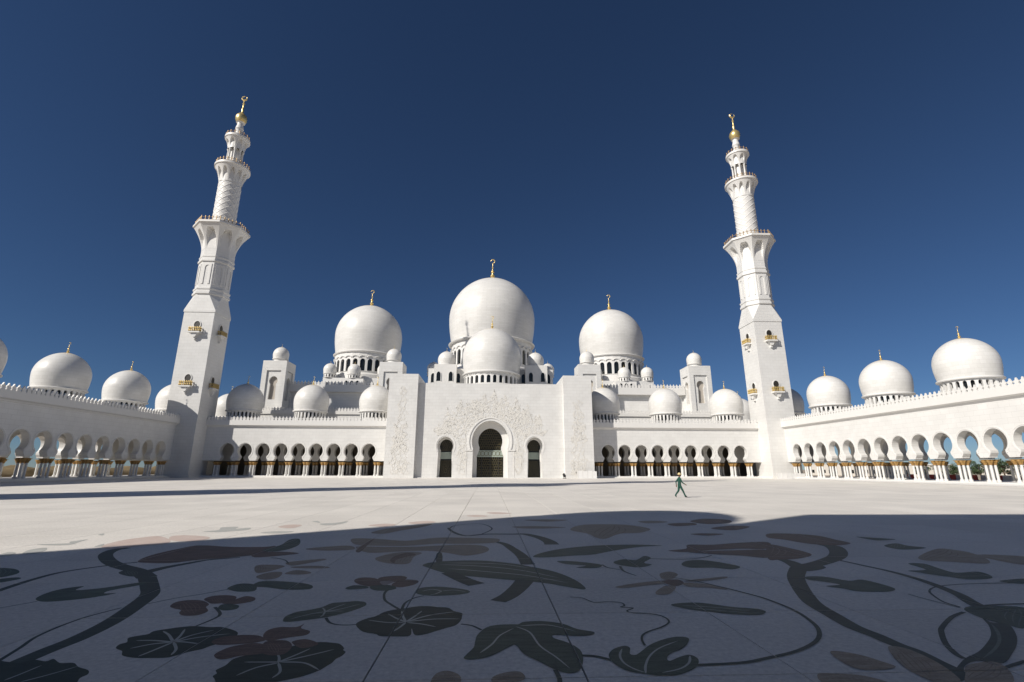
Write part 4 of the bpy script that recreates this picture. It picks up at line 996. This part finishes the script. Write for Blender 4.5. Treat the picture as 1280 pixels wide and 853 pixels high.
# outside the right arcade
def barrier_mesh(mat):
    mb = MB().prism([(-.3,0),(.3,0),(.3,.25),(.14,.5),(.1,.95),(-.1,.95),(-.14,.5),(-.3,.25)], -.95, .95); return mb.mesh('barrier_body', M[mat])
br_, bw_ = barrier_mesh('red'), barrier_mesh('whitep')
foot = MB().box(-.36,.36,-.8,-.5,-.02,.1).box(-.36,.36,.5,.8,-.02,.1).mesh('foot', M['dark'])
for i in range(14):
    red = i % 2 == 0
    t = thing('road_barrier', ('red plastic road barrier in the row' if red else 'white plastic road barrier in the row')+' outside the sunlit arcade', 'barrier', (84.6+.25*(i%3), 72+i*2.1, -.23), R(3*((i*7)%5-2)), 'red road barriers outside the arcade' if red else 'white road barriers outside the arcade')
    link('body', br_ if red else bw_, t).scale = (1,1,1.55); link('foot', foot, t)
def tree(x, y, h_, w_, seed, label):
    rnd = random.Random(seed); t = thing('tree', label, 'tree', (x,y,-.25), rnd.uniform(0,6), 'trees outside the sunlit arcade')
    tr = MB().tube([(0,0,0),(.1,.05,h_*.25),(-.05,.1,h_*.5),(.05,0,h_*.75)], [.16,.13,.1,.05], 7)
    for k in range(6):
        a = k*PI/3+rnd.random(); zz = h_*(.35+.06*k); tr.tube([(0,0,zz),(w_*.3*math.cos(a),w_*.3*math.sin(a),zz+h_*.15),(w_*.42*math.cos(a),w_*.42*math.sin(a),zz+h_*.25)], [.06,.04,.02], 5)
    tr.build('trunk', M['trunk'], t)
    lf = MB(); cl = [(rnd.gauss(0,w_*.24), rnd.gauss(0,w_*.24), h_*rnd.uniform(.42,.95), rnd.uniform(.35,.8)) for _ in range(26)]
    for cx_, cy_, cz, cr in cl:
        for _ in range(70):
            p = Vector((rnd.gauss(0,1), rnd.gauss(0,1), rnd.gauss(0,.8))).normalized()*cr*rnd.uniform(.5,1)
            n = Vector((rnd.gauss(0,1), rnd.gauss(0,1), rnd.gauss(0,1)+.6)).normalized(); a = n.orthogonal().normalized(); b = n.cross(a); s = rnd.uniform(.09,.18)
            c = Vector((cx_,cy_,cz))+p; lf.add([c-a*s, c+b*s*.5, c+a*s, c-b*s*.5], [(0,1,2,3)])
    lf.build('crown', M['leafgreen'], t)
for i, (x, y, h_, w_) in enumerate(((106,104,4.2,4.5),(110,114,3.6,4),(104,97,4.4,4.2),(118,112,3.8,4),(100,88,3.8,4.0),(112,125,4.0,4.0))): tree(x, y, h_, w_, 20+i, 'bushy green tree growing outside the sunlit arcade')
def house(x, y, w_, d_, h_, label, rz):
    t = thing('low_building', label, 'building', (x,y,-.25), rz, 'low pale buildings outside the sunlit arcade')
    MB().box(-w_/2,w_/2,-d_/2,d_/2,0,h_).build('wall', M['house'], t); MB().box(-w_/2-.15,w_/2+.15,-d_/2-.15,d_/2+.15,h_,h_+.3).build('roof', M['trim'], t)
    for i in range(int(w_/3)):
        MB().box(-w_/2+1+i*3,-w_/2+2.3+i*3,-d_/2-.06,-d_/2+.02,1.0,2.3).build('window', M['glass'], t)
for x, y, w_, h_ in ((140,158,16,3.8),(146,182,18,4.4),(165,150,14,3.6),(150,214,20,4.6)): house(x, y, w_, 8, h_, 'low pale flat-roofed building with a row of windows beyond the sunlit arcade', R(-80))
# dry earth bank outside the left arcade
mb = MB(); mb.sm = True; rnd = random.Random(3)
nx, ny = 14, 90; vs_ = []
for j in range(ny+1):
    for i in range(nx+1):
        u = i/nx; z = 2.5*math.sin(PI*min(1,u*1.05))**.7*(1+.12*math.sin(j*.9)+.1*rnd.uniform(-1,1))*(1 if 0 < i < nx else 0)
        vs_.append((-97-12*u+rnd.uniform(-.3,.3), 30+150*j/ny, z-.3))
mb.add(vs_, [(j*(nx+1)+i, (j+1)*(nx+1)+i, (j+1)*(nx+1)+i+1, j*(nx+1)+i+1) for j in range(ny) for i in range(nx)]); mb.ang = 60
eb = mb.build('earth_bank', M['earth']); tag(eb, 'low dry brown earth bank outside the shaded arcade', None, kind='structure')
